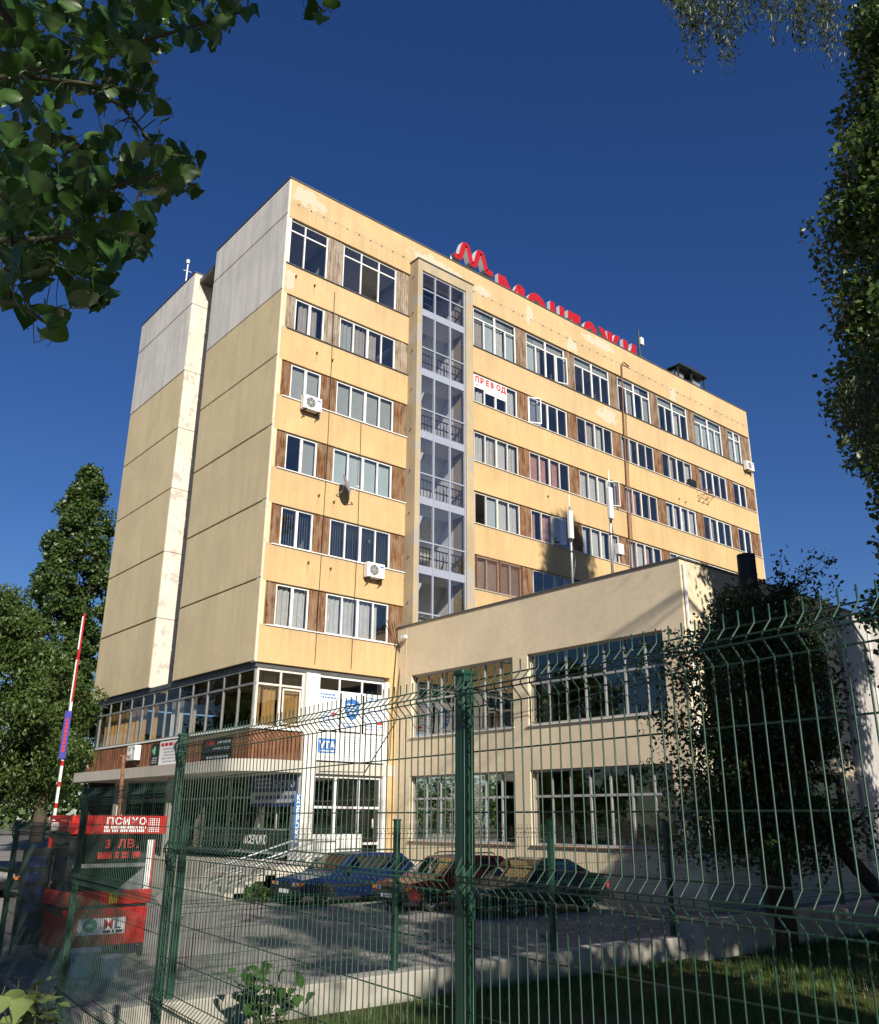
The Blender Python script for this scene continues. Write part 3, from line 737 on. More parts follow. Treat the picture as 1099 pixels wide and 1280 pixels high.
for ch, a, b in (('М', 12.99, 14.96), ('О', 15.14, 16.66), ('Н', 16.95, 18.10), ('Т', 18.40, 19.46), ('А', 19.70, 20.90), ('Ж', 21.08, 22.98), ('И', 23.25, 24.50)):
    m = MB()
    for j, poly in enumerate(GL[ch]):
        q = [(a+(b-a)*px, 26.72+1.88*pz) for px, pz in poly]; n = len(q); y0 = .90+.0012*(j % 7); y1 = 1.14
        m.cur = 0; m.quad(*[(x, y0, z) for x, z in q]); m.cur = 1; m.quad(*[(x, y1, z) for x, z in q[::-1]])
        for i in range(n): (x0, z0), (x1, z1) = q[i], q[(i+1) % n]; m.quad((x0, y0, z0), (x0, y1, z0), (x1, y1, z1), (x1, y0, z1))
    m.build('letter', ['red_sign', 'white_paint'], RS)
m = MB().box(12.8, 24.6, 1.25, 1.3, 26.95, 27.03).box(12.8, 24.6, 1.25, 1.3, 27.9, 27.96)
for x in (13.2, 16, 19, 22, 24.3): m.box(x-.03, x+.03, 1.25, 1.31, 26.78, 28.6)
m.build('frame', 'galvanised', RS)
LG = thing('roof_emblem', (11.4, 1.0, 26.8), 'red wave shaped emblem with white edges on the roof left of the lettering', 'sign')
pts = []
for i in range(61):
    t = i/60; x = 9.95+2.65*t
    wv = lambda q: 28.80+.46*max(-1, min(1, 1.25*math.cos(2*math.pi*(q-10.72)/1.02)))
    z = wv(min(max(x, 10.25), 12.24))
    pts.append((x, z))
lft, rgt = [], []
for i, (x, z) in enumerate(pts):
    a, b = pts[max(0, i-1)], pts[min(60, i+1)]; d = np.array([b[0]-a[0], b[1]-a[1]]); d /= np.linalg.norm(d); nn = np.array([-d[1], d[0]])*.15
    lft.append((x+nn[0], z+nn[1])); rgt.append((x-nn[0], z-nn[1]))
m = MB()
for i in range(60):
    (a, b, c_, d) = (lft[i], lft[i+1], rgt[i+1], rgt[i])
    m.cur = 0; m.quad((a[0], .88, a[1]), (b[0], .88, b[1]), (c_[0], .88, c_[1]), (d[0], .88, d[1]))
    m.cur = 1; m.quad((a[0], 1.2, a[1]), (d[0], 1.2, d[1]), (c_[0], 1.2, c_[1]), (b[0], 1.2, b[1]))
    m.quad((a[0], .88, a[1]), (a[0], 1.2, a[1]), (b[0], 1.2, b[1]), (b[0], .88, b[1])); m.quad((d[0], .88, d[1]), (c_[0], .88, c_[1]), (c_[0], 1.2, c_[1]), (d[0], 1.2, d[1]))
m.build('emblem', ['red_sign', 'white_paint'], LG)
m = MB()
for x in (10.3, 11.2, 12.3): m.box(x-.03, x+.03, 1.2, 1.26, 26.78, 28.4)
m.build('frame', 'galvanised', LG)

def aircon(loc, label, rz=0, wd=.84, ht=.60, dp=.32):
    A = thing('air_conditioner', loc, label, 'air conditioner', 'outdoor air conditioner units', rz)
    o = MB().box(0, wd, -dp, -.06, 0, ht).build('casing', 'ac_white', A, local=True); bevel(o, .02, 2)
    m = MB()
    for r in (.06, .11, .16, .21):
        m.tube([(wd*.38+r*math.cos(t), -dp-.008, ht/2+r*math.sin(t)) for t in np.linspace(0, 2*math.pi, 21)], .006, 4, False)
    for t in range(6): a = t*math.pi/3; m.tube([(wd*.38, -dp-.006, ht/2), (wd*.38+.22*math.cos(a), -dp-.006, ht/2+.22*math.sin(a))], .006, 4)
    m.build('fan_grille', 'white_paint', A, local=True)
    m = MB(); n = 24; c0 = (wd*.38, -dp-.002, ht/2)
    for i in range(n):
        a, b = 2*math.pi*i/n, 2*math.pi*(i+1)/n
        m.quad(c0, (c0[0]+.21*math.cos(a), c0[1], c0[2]+.21*math.sin(a)), (c0[0]+.21*math.cos(b), c0[1], c0[2]+.21*math.sin(b)))
    m.build('fan', 'dark_metal', A, local=True)
    MB().box(wd*.72, wd*.92, -dp-.003, -dp, ht*.72, ht*.82).build('badge', 'print_blue', A, local=True)
    m = MB()
    for x in (.12, wd-.12): m.box(x-.02, x+.02, -dp-.04, .06, -.04, 0); m.tube([(x, .02, -.35), (x, -dp+.02, -.03)], .014, 5)
    m.build('bracket', 'dark_metal', A, local=True)
    return A
aircon((1.12, 0, 16.62), 'white air conditioner on yellow wall below the grey blinds window')
aircon((4.42, 0, 10.42), 'white air conditioner on yellow wall above the lowest lace curtained window')
aircon((33.55, 0, 22.62), 'white air conditioner below the top windows at the far end of the yellow facade')
aircon((15.9, 0, 10.30), 'white air conditioner just above the annex roof beside the short mast')
aircon((.06, 9.95, 3.72), 'white air conditioner on brown cladding above the concrete slab', -math.pi/2)

D = thing('satellite_dish', (3.1, 0, 13.8), 'grey satellite dish on an arm on the yellow wall', 'satellite dish')
m = MB(); cen = np.array([3.22, -.42, 13.9]); nrm = np.array([.62, -.72, .32]); nrm /= np.linalg.norm(nrm)
ax = np.cross(nrm, (0, 0, 1)); ax /= np.linalg.norm(ax); ay = np.cross(ax, nrm); N = 24
rings = [(0, -.07), (.2, -.055), (.36, -.01), (.43, .02)]
for i in range(N):
    a, b = 2*math.pi*i/N, 2*math.pi*(i+1)/N
    for (r1, h1), (r2, h2) in zip(rings[:-1], rings[1:]):
        P_ = lambda r, h, t: cen+ax*r*math.cos(t)+ay*r*math.sin(t)+nrm*h
        m.quad(P_(r1, h1, a), P_(r2, h2, a), P_(r2, h2, b), P_(r1, h1, b))
m.build('reflector', 'galvanised', D, smooth=True)
MB().tube([cen-nrm*.07, (3.1, -.3, 13.62), (3.0, 0.02, 13.5)], .025, 6).build('arm', 'galvanised', D)
MB().tube([cen-ay*.4, cen+nrm*.42-ay*.3], .014, 5).tube([cen+nrm*.42-ay*.3, cen+nrm*.34-ay*.22], .03, 7).build('receiver', 'ac_white', D)

def mast(name, label, base, top, parts, cat='antenna', group=None):
    A = thing(name, base, label, cat, group)
    b, t = np.array(base), np.array(top)
    MB().tube([b, t], .045, 8).build('pole', 'galvanised', A, smooth=True)
    m = MB()
    for f in (.55, .7, .85): p = b+(t-b)*f; m.tube([p+(0, 0, -.03), p+(0, 0, .03)], .07, 8)
    m.build('clamp', 'dark_metal', A)
    for (f, sx, sy, sz, dx, mt) in parts:
        p = b+(t-b)*f
        bevel(MB().box(p[0]-sx/2+dx, p[0]+sx/2+dx, p[1]-.06-sy, p[1]-.06, p[2]-sz/2, p[2]+sz/2).build('panel_antenna' if sz > .6 else 'equipment_box', mt, A), .03)
    m = MB(); pp = [b+(t-b)*f+np.array([.09*math.sin(f*17)*(1-f*.5)+.06, -.05, 0]) for f in np.linspace(0, .75, 14)]
    m.tube(pp, .014, 5, False); m.build('cable', 'black_plastic', A)
    MB().tube([t, t+(0, 0, .45)], .012, 5).build('spike', 'galvanised', A)
    return A
mast('antenna_mast', 'shorter grey antenna mast with pale panel on the annex roof', (8.0, -7.64, 8.4), (8.0, -7.66, 12.15), [(.80, .2, .14, 1.05, -.14, 'ac_white')], group='masts on the annex roof')
mast('antenna_mast', 'taller grey antenna mast with pale panel and white box on the annex roof', (8.0, -9.38, 8.4), (8.0, -9.5, 12.55), [(.80, .2, .14, 1.15, -.14, 'ac_white'), (.42, .3, .2, .4, .22, 'ac_white')], group='masts on the annex roof')
A = thing('roof_antenna', (24.95, 1.0, 26.8), 'thin dark roof antenna with white box beside the red letters', 'antenna')
MB().tube([(24.95, 1, 26.8), (24.97, 1, 29.9)], .05, 7).build('pole', 'dark_metal', A)
bevel(MB().box(25.0, 25.28, .85, 1.15, 28.9, 29.4).build('equipment_box', 'ac_white', A), .03)
MB().tube([(25.0, 1, 28.1), (26.6, 1.0, 27.9)], .05, 6).tube([(26.6, 1.0, 27.95), (26.6, 1.0, 26.8)], .05, 6).build('bracket', 'rust', A)
A = thing('roof_antenna', (.6, 11.7, 26.8), 'white roof antenna mast above the blank grey end wall', 'antenna')
MB().tube([(.6, 11.7, 26.8), (.62, 11.72, 29.4)], .035, 7).build('pole', 'white_paint', A)
bevel(MB().box(.45, .78, 11.5, 11.9, 27.6, 28.0).build('equipment_box', 'ac_white', A), .03)
MB().tube([(.6, 11.7, 29.3), (.6, 11.7, 29.5)], .09, 8).tube([(.4, 11.7, 28.8), (.85, 11.7, 28.85)], .02, 5).build('sensor', 'ac_white', A)
A = thing('roof_vent', (29.7, 1.4, 26.8), 'dark flat hood over pale roof vents near the far end of the roof', 'roof vent')
vx = 29.7
for x in (vx-.9, vx+.9): MB().box(x-.45, x+.45, .9, 1.7, 26.8, 28.36).build('vent_stack', 'galvanised', A)
MB().prism([(vx-1.5, 28.50), (vx+1.5, 28.50), (vx+1.5, 28.56), (vx, 28.70), (vx-1.5, 28.56)], 'y', .4, 2.4).build('hood', 'dark_metal', A)
m = MB()
for x in (vx-1.4, vx, vx+1.4):
    for y in (.6, 2.1): MB().box(x-.05, x+.05, y, y+.08, 26.8, 28.51).build('leg', 'dark_metal', A)

# window sign ПРЕВОД
A = thing('window_sign', (10.5, 0, 20.8), 'white sheets with red and black print reading ПРЕВОД across the upper panes', 'sign')
MB().box(10.50, 11.14, .075, .082, 20.82, 21.46).box(11.19, 11.84, .075, .082, 20.70, 21.46).box(11.90, 12.54, .075, .082, 20.68, 21.46).build('sheet', 'paper_white', A)
for ch, x in (('П', 10.54), ('Р', 10.86), ('Е', 11.23), ('B', 11.54), ('О', 11.92), ('Д', 12.24)): put_text('lettering', ch, .40, 'print_red', (x, .070, 21.12), '-Y', A, sx=.95, offset=.02)
put_text('lettering', 'ет. 7', .17, 'print_black', (10.60, .070, 20.90), '-Y', A)
rr = random.Random(3); marks(marks(MB(), 11.22, 11.80, 20.76, 21.06, 3, .071, rr), 11.93, 12.5, 20.74, 21.06, 3, .071, rr).build('print', kind='stuff', mats='print_grey', parent=A)

# posters and signs at the base
A = thing('poster', (2.7, 0, 3.45), 'large white advertising panels with blue VTA square over the column bay', 'poster')
MB().box(2.70, 3.60, .02, .04, 4.52, 5.90).box(3.70, 4.62, .02, .04, 4.52, 5.90).box(4.72, 5.64, .02, .04, 4.5, 5.90).box(2.66, 5.70, .0, .03, 3.46, 4.46).build('panel', 'paper_white', A)
MB().box(2.74, 3.50, -.012, -.003, 3.72, 4.22).build('blue_square', 'print_blue', A)
put_text('lettering', 'VTA', .36, 'paper_white', (2.80, -.018, 3.88), '-Y', A, sx=.98, offset=.012)
rr = random.Random(9)
m = MB(); marks(m, 2.82, 3.42, 3.75, 3.83, 1, -.014, rr, fill=1); m.build('print', kind='stuff', mats='paper_white', parent=A)
m = MB(); marks(m, 3.72, 5.6, 3.60, 4.36, 8, -.004, rr, gap=.72); marks(m, 2.76, 3.5, 3.54, 3.60, 1, -.004, rr); m.build('print', kind='stuff', mats='print_grey', parent=A)
m = MB(); marks(m, 2.76, 3.52, 5.62, 5.84, 2, .016, rr, gap=.45); marks(m, 2.76, 3.5, 4.6, 5.2, 5, .016, rr, gap=.7); marks(m, 4.76, 5.6, 4.6, 5.4, 7, .016, rr, gap=.72); marks(m, 4.76, 5.58, 5.66, 5.84, 2, .016, rr, gap=.5)
marks(m, 3.78, 4.5, 4.66, 4.86, 2, .016, rr, gap=.5); m.build('print', kind='stuff', mats='print_blue', parent=A)
m = MB(); m.quad((3.3, .0155, 5.05), (3.5, .0155, 5.05), (3.5, .0155, 5.15), (3.3, .0155, 5.15)); m.quad((5.3, .0155, 4.85), (5.55, .0155, 4.85), (5.55, .0155, 4.95), (5.3, .0155, 4.95)); m.build('print', kind='stuff', mats='print_red', parent=A)
sh = [(3.84, 5.62), (3.96, 5.66), (4.16, 5.72), (4.36, 5.66), (4.48, 5.62), (4.48, 5.25), (4.36, 5.05), (4.16, 4.92), (3.96, 5.05), (3.84, 5.25)]
MB().prism(sh, 'y', .008, .018).build('shield', 'print_blue', A)
m = MB(); marks(m, 3.92, 4.42, 5.15, 5.55, 4, .006, rr, gap=.6); m.build('print', kind='stuff', mats='paper_white', parent=A)

A = thing('vertical_sign', (2.05, 0, .7), 'narrow blue upright sign reading КСЕРОКС beside the white column', 'sign')
MB().box(1.87, 2.115, -.10, -.06, .68, 2.30).build('board', 'print_blue', A)
for i, ch in enumerate('КСЕРОКС'): put_text('lettering', ch, .25, 'paper_white', (1.992, -.105, 2.09-i*.225), '-Y', A, align='CENTER', offset=.008)
A = thing('shop_banner', (2.1, 1.8, 2.2), 'navy and grey shop banner with pale lettering under the concrete slab', 'banner')
MB().box(2.08, 2.14, .15, 3.35, 2.28, 2.96).build('board', 'print_navy', A)
MB().box(2.07, 2.079, .15, 3.35, 2.02, 2.40).build('stripe', 'print_grey', A)
put_text('lettering', 'БИСТРО', .36, 'print_grey', (2.072, 1.75, 2.52), '-X', A, sx=.95, offset=.006)
rr = random.Random(4); m = MB(); marks(m, 1.95, 3.25, 2.50, 2.92, 3, 2.074, rr, '-X', gap=.5); m.build('print', kind='stuff', mats='print_grey', parent=A)
m = MB(); marks(m, .3, 3.2, 2.12, 2.3, 1, 2.066, rr, '-X', gap=.3); m.build('print', kind='stuff', mats='print_navy', parent=A)
MB().box(2.08, 2.14, .15, 3.35, 1.9, 2.018).build('stripe', 'print_navy', A)
A = thing('shop_sign', (2.1, 2.5, .5), 'pale lettering КСЕРОКС low on the dark shop window', 'sign')
put_text('lettering', 'КСЕРОКС', .42, 'paper_white', (2.18, 3.9, .62), '-X', A, sx=.86, offset=.008)
MB().box(2.185, 2.197, .8, 4.0, .40, 1.10).build('board', 'print_black', A)

A = thing('cladding_sign', (.05, 7.6, 3.45), 'narrow black sign with green and red mark on the brown cladding', 'sign')
MB().box(-.01, .03, 7.35, 8.0, 3.46, 4.30).build('board', 'print_black', A)
MB().tube([(-.018, 7.66, 3.86), (-.018, 7.72, 4.0), (-.018, 7.64, 4.18)], [.05, .11, .02], 8).build('mark', 'print_green', A)
m = MB(); marks(m, 7.42, 7.92, 3.52, 3.78, 3, -.012, random.Random(2), '-X', gap=.4); m.build('print', kind='stuff', mats='print_grey', parent=A)
A = thing('cladding_sign', (.05, 6.0, 3.45), 'white notice with red heading and grey print on the brown cladding', 'sign')
MB().box(-.01, .03, 5.2, 7.22, 3.44, 4.34).build('board', 'paper_white', A)
m = MB(); marks(m, 5.3, 7.1, 4.14, 4.28, 1, -.012, random.Random(2), '-X', gap=.1, fill=1); m.build('print', kind='stuff', mats='print_red', parent=A)
m = MB(); marks(m, 5.35, 7.05, 3.50, 4.10, 5, -.012, random.Random(8), '-X', gap=.45); m.build('print', kind='stuff', mats='print_grey', parent=A)
A = thing('cladding_sign', (.05, 2.4, 3.45), 'wide black sign with red emblem and pale print on the brown cladding', 'sign')
MB().box(-.01, .03, 1.2, 3.45, 3.68, 4.18).box(-.01, .03, 1.2, 3.45, 3.44, 3.62).build('board', 'print_black', A)
m = MB(); marks(m, 2.5, 3.2, 3.98, 4.12, 1, -.012, random.Random(2), '-X', gap=.0, fill=1); m.build('print', kind='stuff', mats='print_red', parent=A)
m = MB(); marks(m, 1.3, 2.4, 3.98, 4.10, 1, -.012, random.Random(1), '-X', gap=.3); marks(m, 1.3, 2.6, 3.76, 3.88, 1, -.012, random.Random(6), '-X', gap=.3); marks(m, 1.3, 3.3, 3.49, 3.58, 1, -.012, random.Random(7), '-X', gap=.2); m.build('print', kind='stuff', mats='print_grey', parent=A)

# ================================================================== ANNEX
AX, AY, AZ = 6.2, -13.27, 8.65
AN = thing('annex_building', (AX, AY, 0), 'beige two storey annex with wide grey framed windows and flat roof', 'building')
YO = [(-12.5, -7.08), (-6.40, -.93)]; ZO = [(.76, 3.0), (4.38, 6.69)]
m = MB()
m.box(AX, AX+.3, AY, 0, GZ-.1, .76); m.box(AX, AX+.3, AY, 0, 3.0, 4.38); m.box(AX, AX+.3, AY, 0, 6.69, AZ)
for (z0, z1) in ZO:
    for (a, b) in ((AY, -12.5), (-7.08, -6.40), (-.93, 0)): m.box(AX, AX+.3, a, b, z0, z1)
m.build('wall', 'annex_stucco', AN)
XO = [(6.95, 9.6), (10.4, 14.4)]
m = MB(); Y0, Y1 = AY-.002, AY+.3; XE = 15.1
m.box(AX+.302, XE, Y0, Y1, GZ-.1, .76); m.box(AX+.302, XE, Y0, Y1, 3.0, 4.38); m.box(AX+.302, XE, Y0, Y1, 6.69, AZ)
for (z0, z1) in ZO:
    for (a, b) in ((AX+.302, 6.95), (9.6, 10.4), (14.4, XE)): m.box(a, b, Y0, Y1, z0, z1)
m.build('wall', 'annex_stucco', AN)
MB().box(AX-.05, XE, AY-.05, 0, AZ, AZ+.04).build('coping', 'metal_flashing', AN)
MB().box(AX+.3, XE, AY+.3, -.02, 8.2, 8.35).build('roof_slab', 'metal_flashing', AN)
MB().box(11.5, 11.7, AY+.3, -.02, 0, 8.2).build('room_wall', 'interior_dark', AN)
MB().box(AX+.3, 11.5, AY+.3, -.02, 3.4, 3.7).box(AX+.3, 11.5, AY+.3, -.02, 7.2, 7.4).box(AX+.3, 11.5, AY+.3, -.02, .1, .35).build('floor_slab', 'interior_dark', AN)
def aw(y0, y1, z0, z1, n, zt, drape):
    wd = y1-y0; W = MB(); X0, X1 = AX+.16, AX+.23
    W.box(X0, X1, y0, y1, z0, z0+.07); W.box(X0, X1, y0, y1, z1-.07, z1)
    W.box(X0-.004, X1, y0, y1, zt-.035, zt+.035)
    for k in range(n+1): y = y0+wd*k/n; y = min(max(y, y0+.035), y1-.035); W.box(X0+.002, X1-.002, y-.03, y+.03, z0+.07, z1-.07)
    W = W.build('window', 'grey_frame', AN)
    for k in range(n):
        a, b = y0+wd*k/n+.035, y0+wd*(k+1)/n-.035
        for (za, zb) in ((z0+.07, zt-.035), (zt+.035, z1-.07)):
            o = MB().box(AX+.192, AX+.198, a, b, za, zb).build('pane', 'glass_annex', W)
        if k in drape:
            m = MB()
            for j in range(10):
                ya = a+(b-a)*j/10; m.quad((AX+.42, ya, z0), (AX+.48, ya+(b-a)/16, z0), (AX+.48, ya+(b-a)/16, z1-.2), (AX+.42, ya, z1-.2))
            m.build('blind', 'curtain_white', W)
    MB().box(AX-.06, AX+.16, y0-.04, y1+.04, z0-.04, z0-.002).build('sill', 'rust' if z0 < 1 else 'old_white_frame', W)
    return W
aw(YO[0][0], YO[0][1], 4.38, 6.69, 7, 5.72, (6,)); aw(YO[1][0], YO[1][1], 4.38, 6.69, 7, 5.72, (0, 1, 2, 3, 4, 5, 6))
aw(YO[0][0], YO[0][1], .76, 3.0, 7, 2.2, ()); aw(YO[1][0], YO[1][1], .76, 3.0, 7, 2.2, (5,))
for (z0, z1) in ZO:
    for (a, b) in XO:
        W = MB(); n = 4
        W.box(a, b, AY+.16, AY+.22, z0, z0+.07); W.box(a, b, AY+.16, AY+.22, z1-.07, z1)
        for k in range(n+1): x = min(max(a+(b-a)*k/n, a+.035), b-.035); W.box(x-.035, x+.035, AY+.162, AY+.218, z0+.07, z1-.07)
        W = W.build('window', 'grey_frame', AN)
        for k in range(n): MB().box(a+(b-a)*k/n+.035, a+(b-a)*(k+1)/n-.035, AY+.188, AY+.194, z0+.07, z1-.07).build('pane', 'glass_dark', W)
        MB().box(a-.04, b+.04, AY-.05, AY+.16, z0-.04, z0-.002).build('sill', 'old_white_frame', W)
MB().tube([(AX+.12, AY-.06, .3), (AX+.12, AY-.06, 8.5)], .05, 7).build('drain_pipe', 'white_paint', AN)
MB().box(AX-.012, AX-.002, -.58, -.54, 3.0, 8.6).build('joint_strip', 'annex_stucco', AN)
m = MB(); m.tube([(AX-.04, -.6, 5.2), (AX-.08, -6, 4.75), (AX-.08, -9, 4.95), (AX-.05, -13.2, 5.6)], .012, 4, False)
m.build('cable', 'dark_metal', AN)
A = thing('street_plaque', (6.2, -12.9, 1.6), 'small dark blue plaque with pale print on the annex corner', 'sign')
MB().box(AX-.03, AX-.004, -13.2, -12.62, 1.55, 1.80).build('board', 'print_navy', A)
m = MB(); marks(m, -13.12, -12.7, 1.62, 1.72, 1, AX-.034, random.Random(2), '-X', gap=.1, fill=1); m.build('print', kind='stuff', mats='print_grey', parent=A)
A = thing('security_camera', (6.2, -.2, 8.2), 'small white camera on a bracket where the annex meets the yellow wall', 'camera')
bevel(MB().box(5.98, 6.12, -.75, -.45, 8.12, 8.26).build('housing', 'ac_white', A), .02)
MB().tube([(6.21, -.55, 8.1), (6.05, -.6, 8.16)], .02, 6).build('bracket', 'dark_metal', A)

GB = thing('grey_building', (15.1, -13.4, 0), 'plain grey concrete wall of the building to the right of the annex', 'building')
MB().box(15.12, 15.42, -13.4, -2, GZ-.1, 8.5).box(15.42, 40, -13.4, -13.1, GZ-.1, 8.5).build('wall', 'grey_wall', GB)
MB().box(15.08, 40, -13.46, -2, 8.5, 8.58).build('coping', 'metal_flashing', GB)
MB().tube([(17.2, -13.45, 1), (17.2, -13.45, 8.5)], .04, 6).build('drain_pipe', 'white_paint', GB)

# ================================================================== NEAR FENCE
FA = np.array([-12.76, -22.95]); FB = np.array([-13.06, -25.56]); FD = (FB-FA)/np.linalg.norm(FB-FA); FN = np.array([FD[1], -FD[0]])
FRZ = math.atan2(FN[1], FN[0])       # wire local +x = towards the street
def F(s, n=0.0): p = FA+FD*s+FN*n; return p
NF = thing('mesh_fence', (FA[0], FA[1], -.22), 'tall green welded mesh fence with folded wires and square posts along the street', 'fence')
BENDS = [1.855, 1.35, .68, .10]; SINGLE = [1.69, 1.525, 1.18, 1.02, .86, .50, .34]
def wire_profile(top, bot, bends, amp=.036):
    pts = [(0, top)]
    for b in bends: pts += [(0, b+.037), (amp-.004, b+.004), (amp-.004, b-.004), (0, b-.037)]
    return pts+[(0, bot)]
def wire_mesh(name, top, bot, bends, r, n=5):
    return MB().tube([(x, 0, z) for x, z in wire_profile(top, bot, bends)], r, n).mesh(name, 'fence_green', smooth=True)
WM = wire_mesh('wire', 1.925, -.08, BENDS, .0022)
def obox(mb, s0, s1, n0, n1, z0, z1):
    i = len(mb.v)
    for z in (z0, z1):
        for (s, n) in ((s0, n0), (s1, n0), (s1, n1), (s0, n1)): p = F(s, n); mb.v.append((p[0], p[1], z))
    for q in ((0, 3, 2, 1), (4, 5, 6, 7), (0, 1, 5, 4), (1, 2, 6, 5), (2, 3, 7, 6), (3, 0, 4, 7)): mb.f.append(tuple(i+k for k in q)); mb.mi.append(mb.cur)
LEN = float(np.linalg.norm(FB-FA))
POSTS = [(-4.58, 1.46), (-2.03, 1.69), (0, 1.92), (LEN, 1.92), (LEN+2.6, 1.92)]
for i, (s, zt) in enumerate(POSTS):
    m = MB(); obox(m, s-.022, s+.022, -.045, .0, -.6, zt); P_ = bevel(m.build('post', 'fence_green', NF), .008, 3)
    m = MB(); obox(m, s-.025, s+.025, -.048, .003, zt-.004, zt+.014); bevel(m.build('post_cap', 'fence_green', P_), .006)
    m = MB(); obox(m, s+.022, s+.034, -.012, -.008, -.2, zt-.03)
    k = 0
    z = -.15
    while z < zt-.06: obox(m, s+.034, s+.040, -.013, -.007, z, z+.018); z += .045
    m.build('slotted_flange', 'fence_green', P_)
    for b in BENDS[:3]:
        zz = b+(zt-1.92); m = MB()
        m.tube([tuple(F(s+.018, -.002))+(zz-.085,), tuple(F(s+.022, .010))+(zz-.06,), tuple(F(s+.026, .018))+(zz-.02,), tuple(F(s+.026, .026))+(zz+.015,), tuple(F(s+.02, .006))+(zz+.045,), tuple(F(s+.016, -.002))+(zz+.055,)], [.007, .006, .005, .005, .006, .005], 6)
        m.build('clamp', 'clamp_green', P_)
PANELS = [(-4.58, -2.03, -.46), (-2.03, 0, -.23), (0, LEN, 0), (LEN, LEN+2.6, 0)]
for (s0, s1, dz) in PANELS:
    m = MB(); a, b = s0+.03, s1-.03
    def hw(z, n, r=.0023):
        p, q = F(a, n), F(b, n); m.tube([(p[0], p[1], z+dz), (q[0], q[1], z+dz)], r, 5)
    for z in SINGLE: hw(z, -.006)
    for bd in BENDS: hw(bd+.038, -.005); hw(bd-.038, -.005); hw(bd+.007, .036); hw(bd-.007, .036)
    PN = m.build('mesh_panel', 'fence_green', NF, smooth=True)
    n = int(round((b-a)/.0385)); po = np.array(ORG[NF.name])
    for k in range(n+1):
        s = a+(b-a)*k/n
        if s > LEN+1.72: continue
        p = F(s); link('wire', WM, PN, (p[0]-po[0], p[1]-po[1], dz-po[2]), FRZ)

# ================================================================== FAR FENCE on the kerb
FF = thing('mesh_fence', (-10.9, -19.6, .04), 'low green mesh fence with dark posts on the concrete kerb before the parked cars', 'fence')
FW = MB()
xs = [-12.35+.05*k for k in range(int((6.0+12.35)/.05))]
for (a, b, z0, zt) in ((-11.1, -3.95, .06, 1.46), (-3.95, 5.5, .22, 1.50)):
    m = MB(); x = a+.04
    pr = wire_profile(zt, z0, [zt-.1, (zt+z0)/2, z0+.15], .04)
    while x < b-.03:
        m.tube([(x, -19.64-n_, z) for n_, z in pr], .0026, 3, False); x += .05
    for bd in (zt-.1, (zt+z0)/2, z0+.15):
        for (z, n_) in ((bd+.05, 0), (bd-.05, 0), (bd, .04)): m.tube([(a, -19.64-n_, z), (b, -19.64-n_, z)], .003, 3, False)
    for z in np.linspace(z0+.3, zt-.25, 5): m.tube([(a, -19.635, z), (b, -19.635, z)], .003, 3, False)
    m.build('mesh_panel', 'fence_green', FF, kind='stuff')
for k, x in enumerate([-11.12, -8.70, -6.33, -3.98, -1.6, .75, 3.1, 5.45]):
    P_ = bevel(MB().box(x-.03, x+.03, -19.63, -19.57, -.1, 1.49).build('post', 'fence_green', FF), .008)
    MB().box(x-.033, x+.033, -19.633, -19.567, 1.488, 1.505).build('post_cap', 'fence_green', P_)

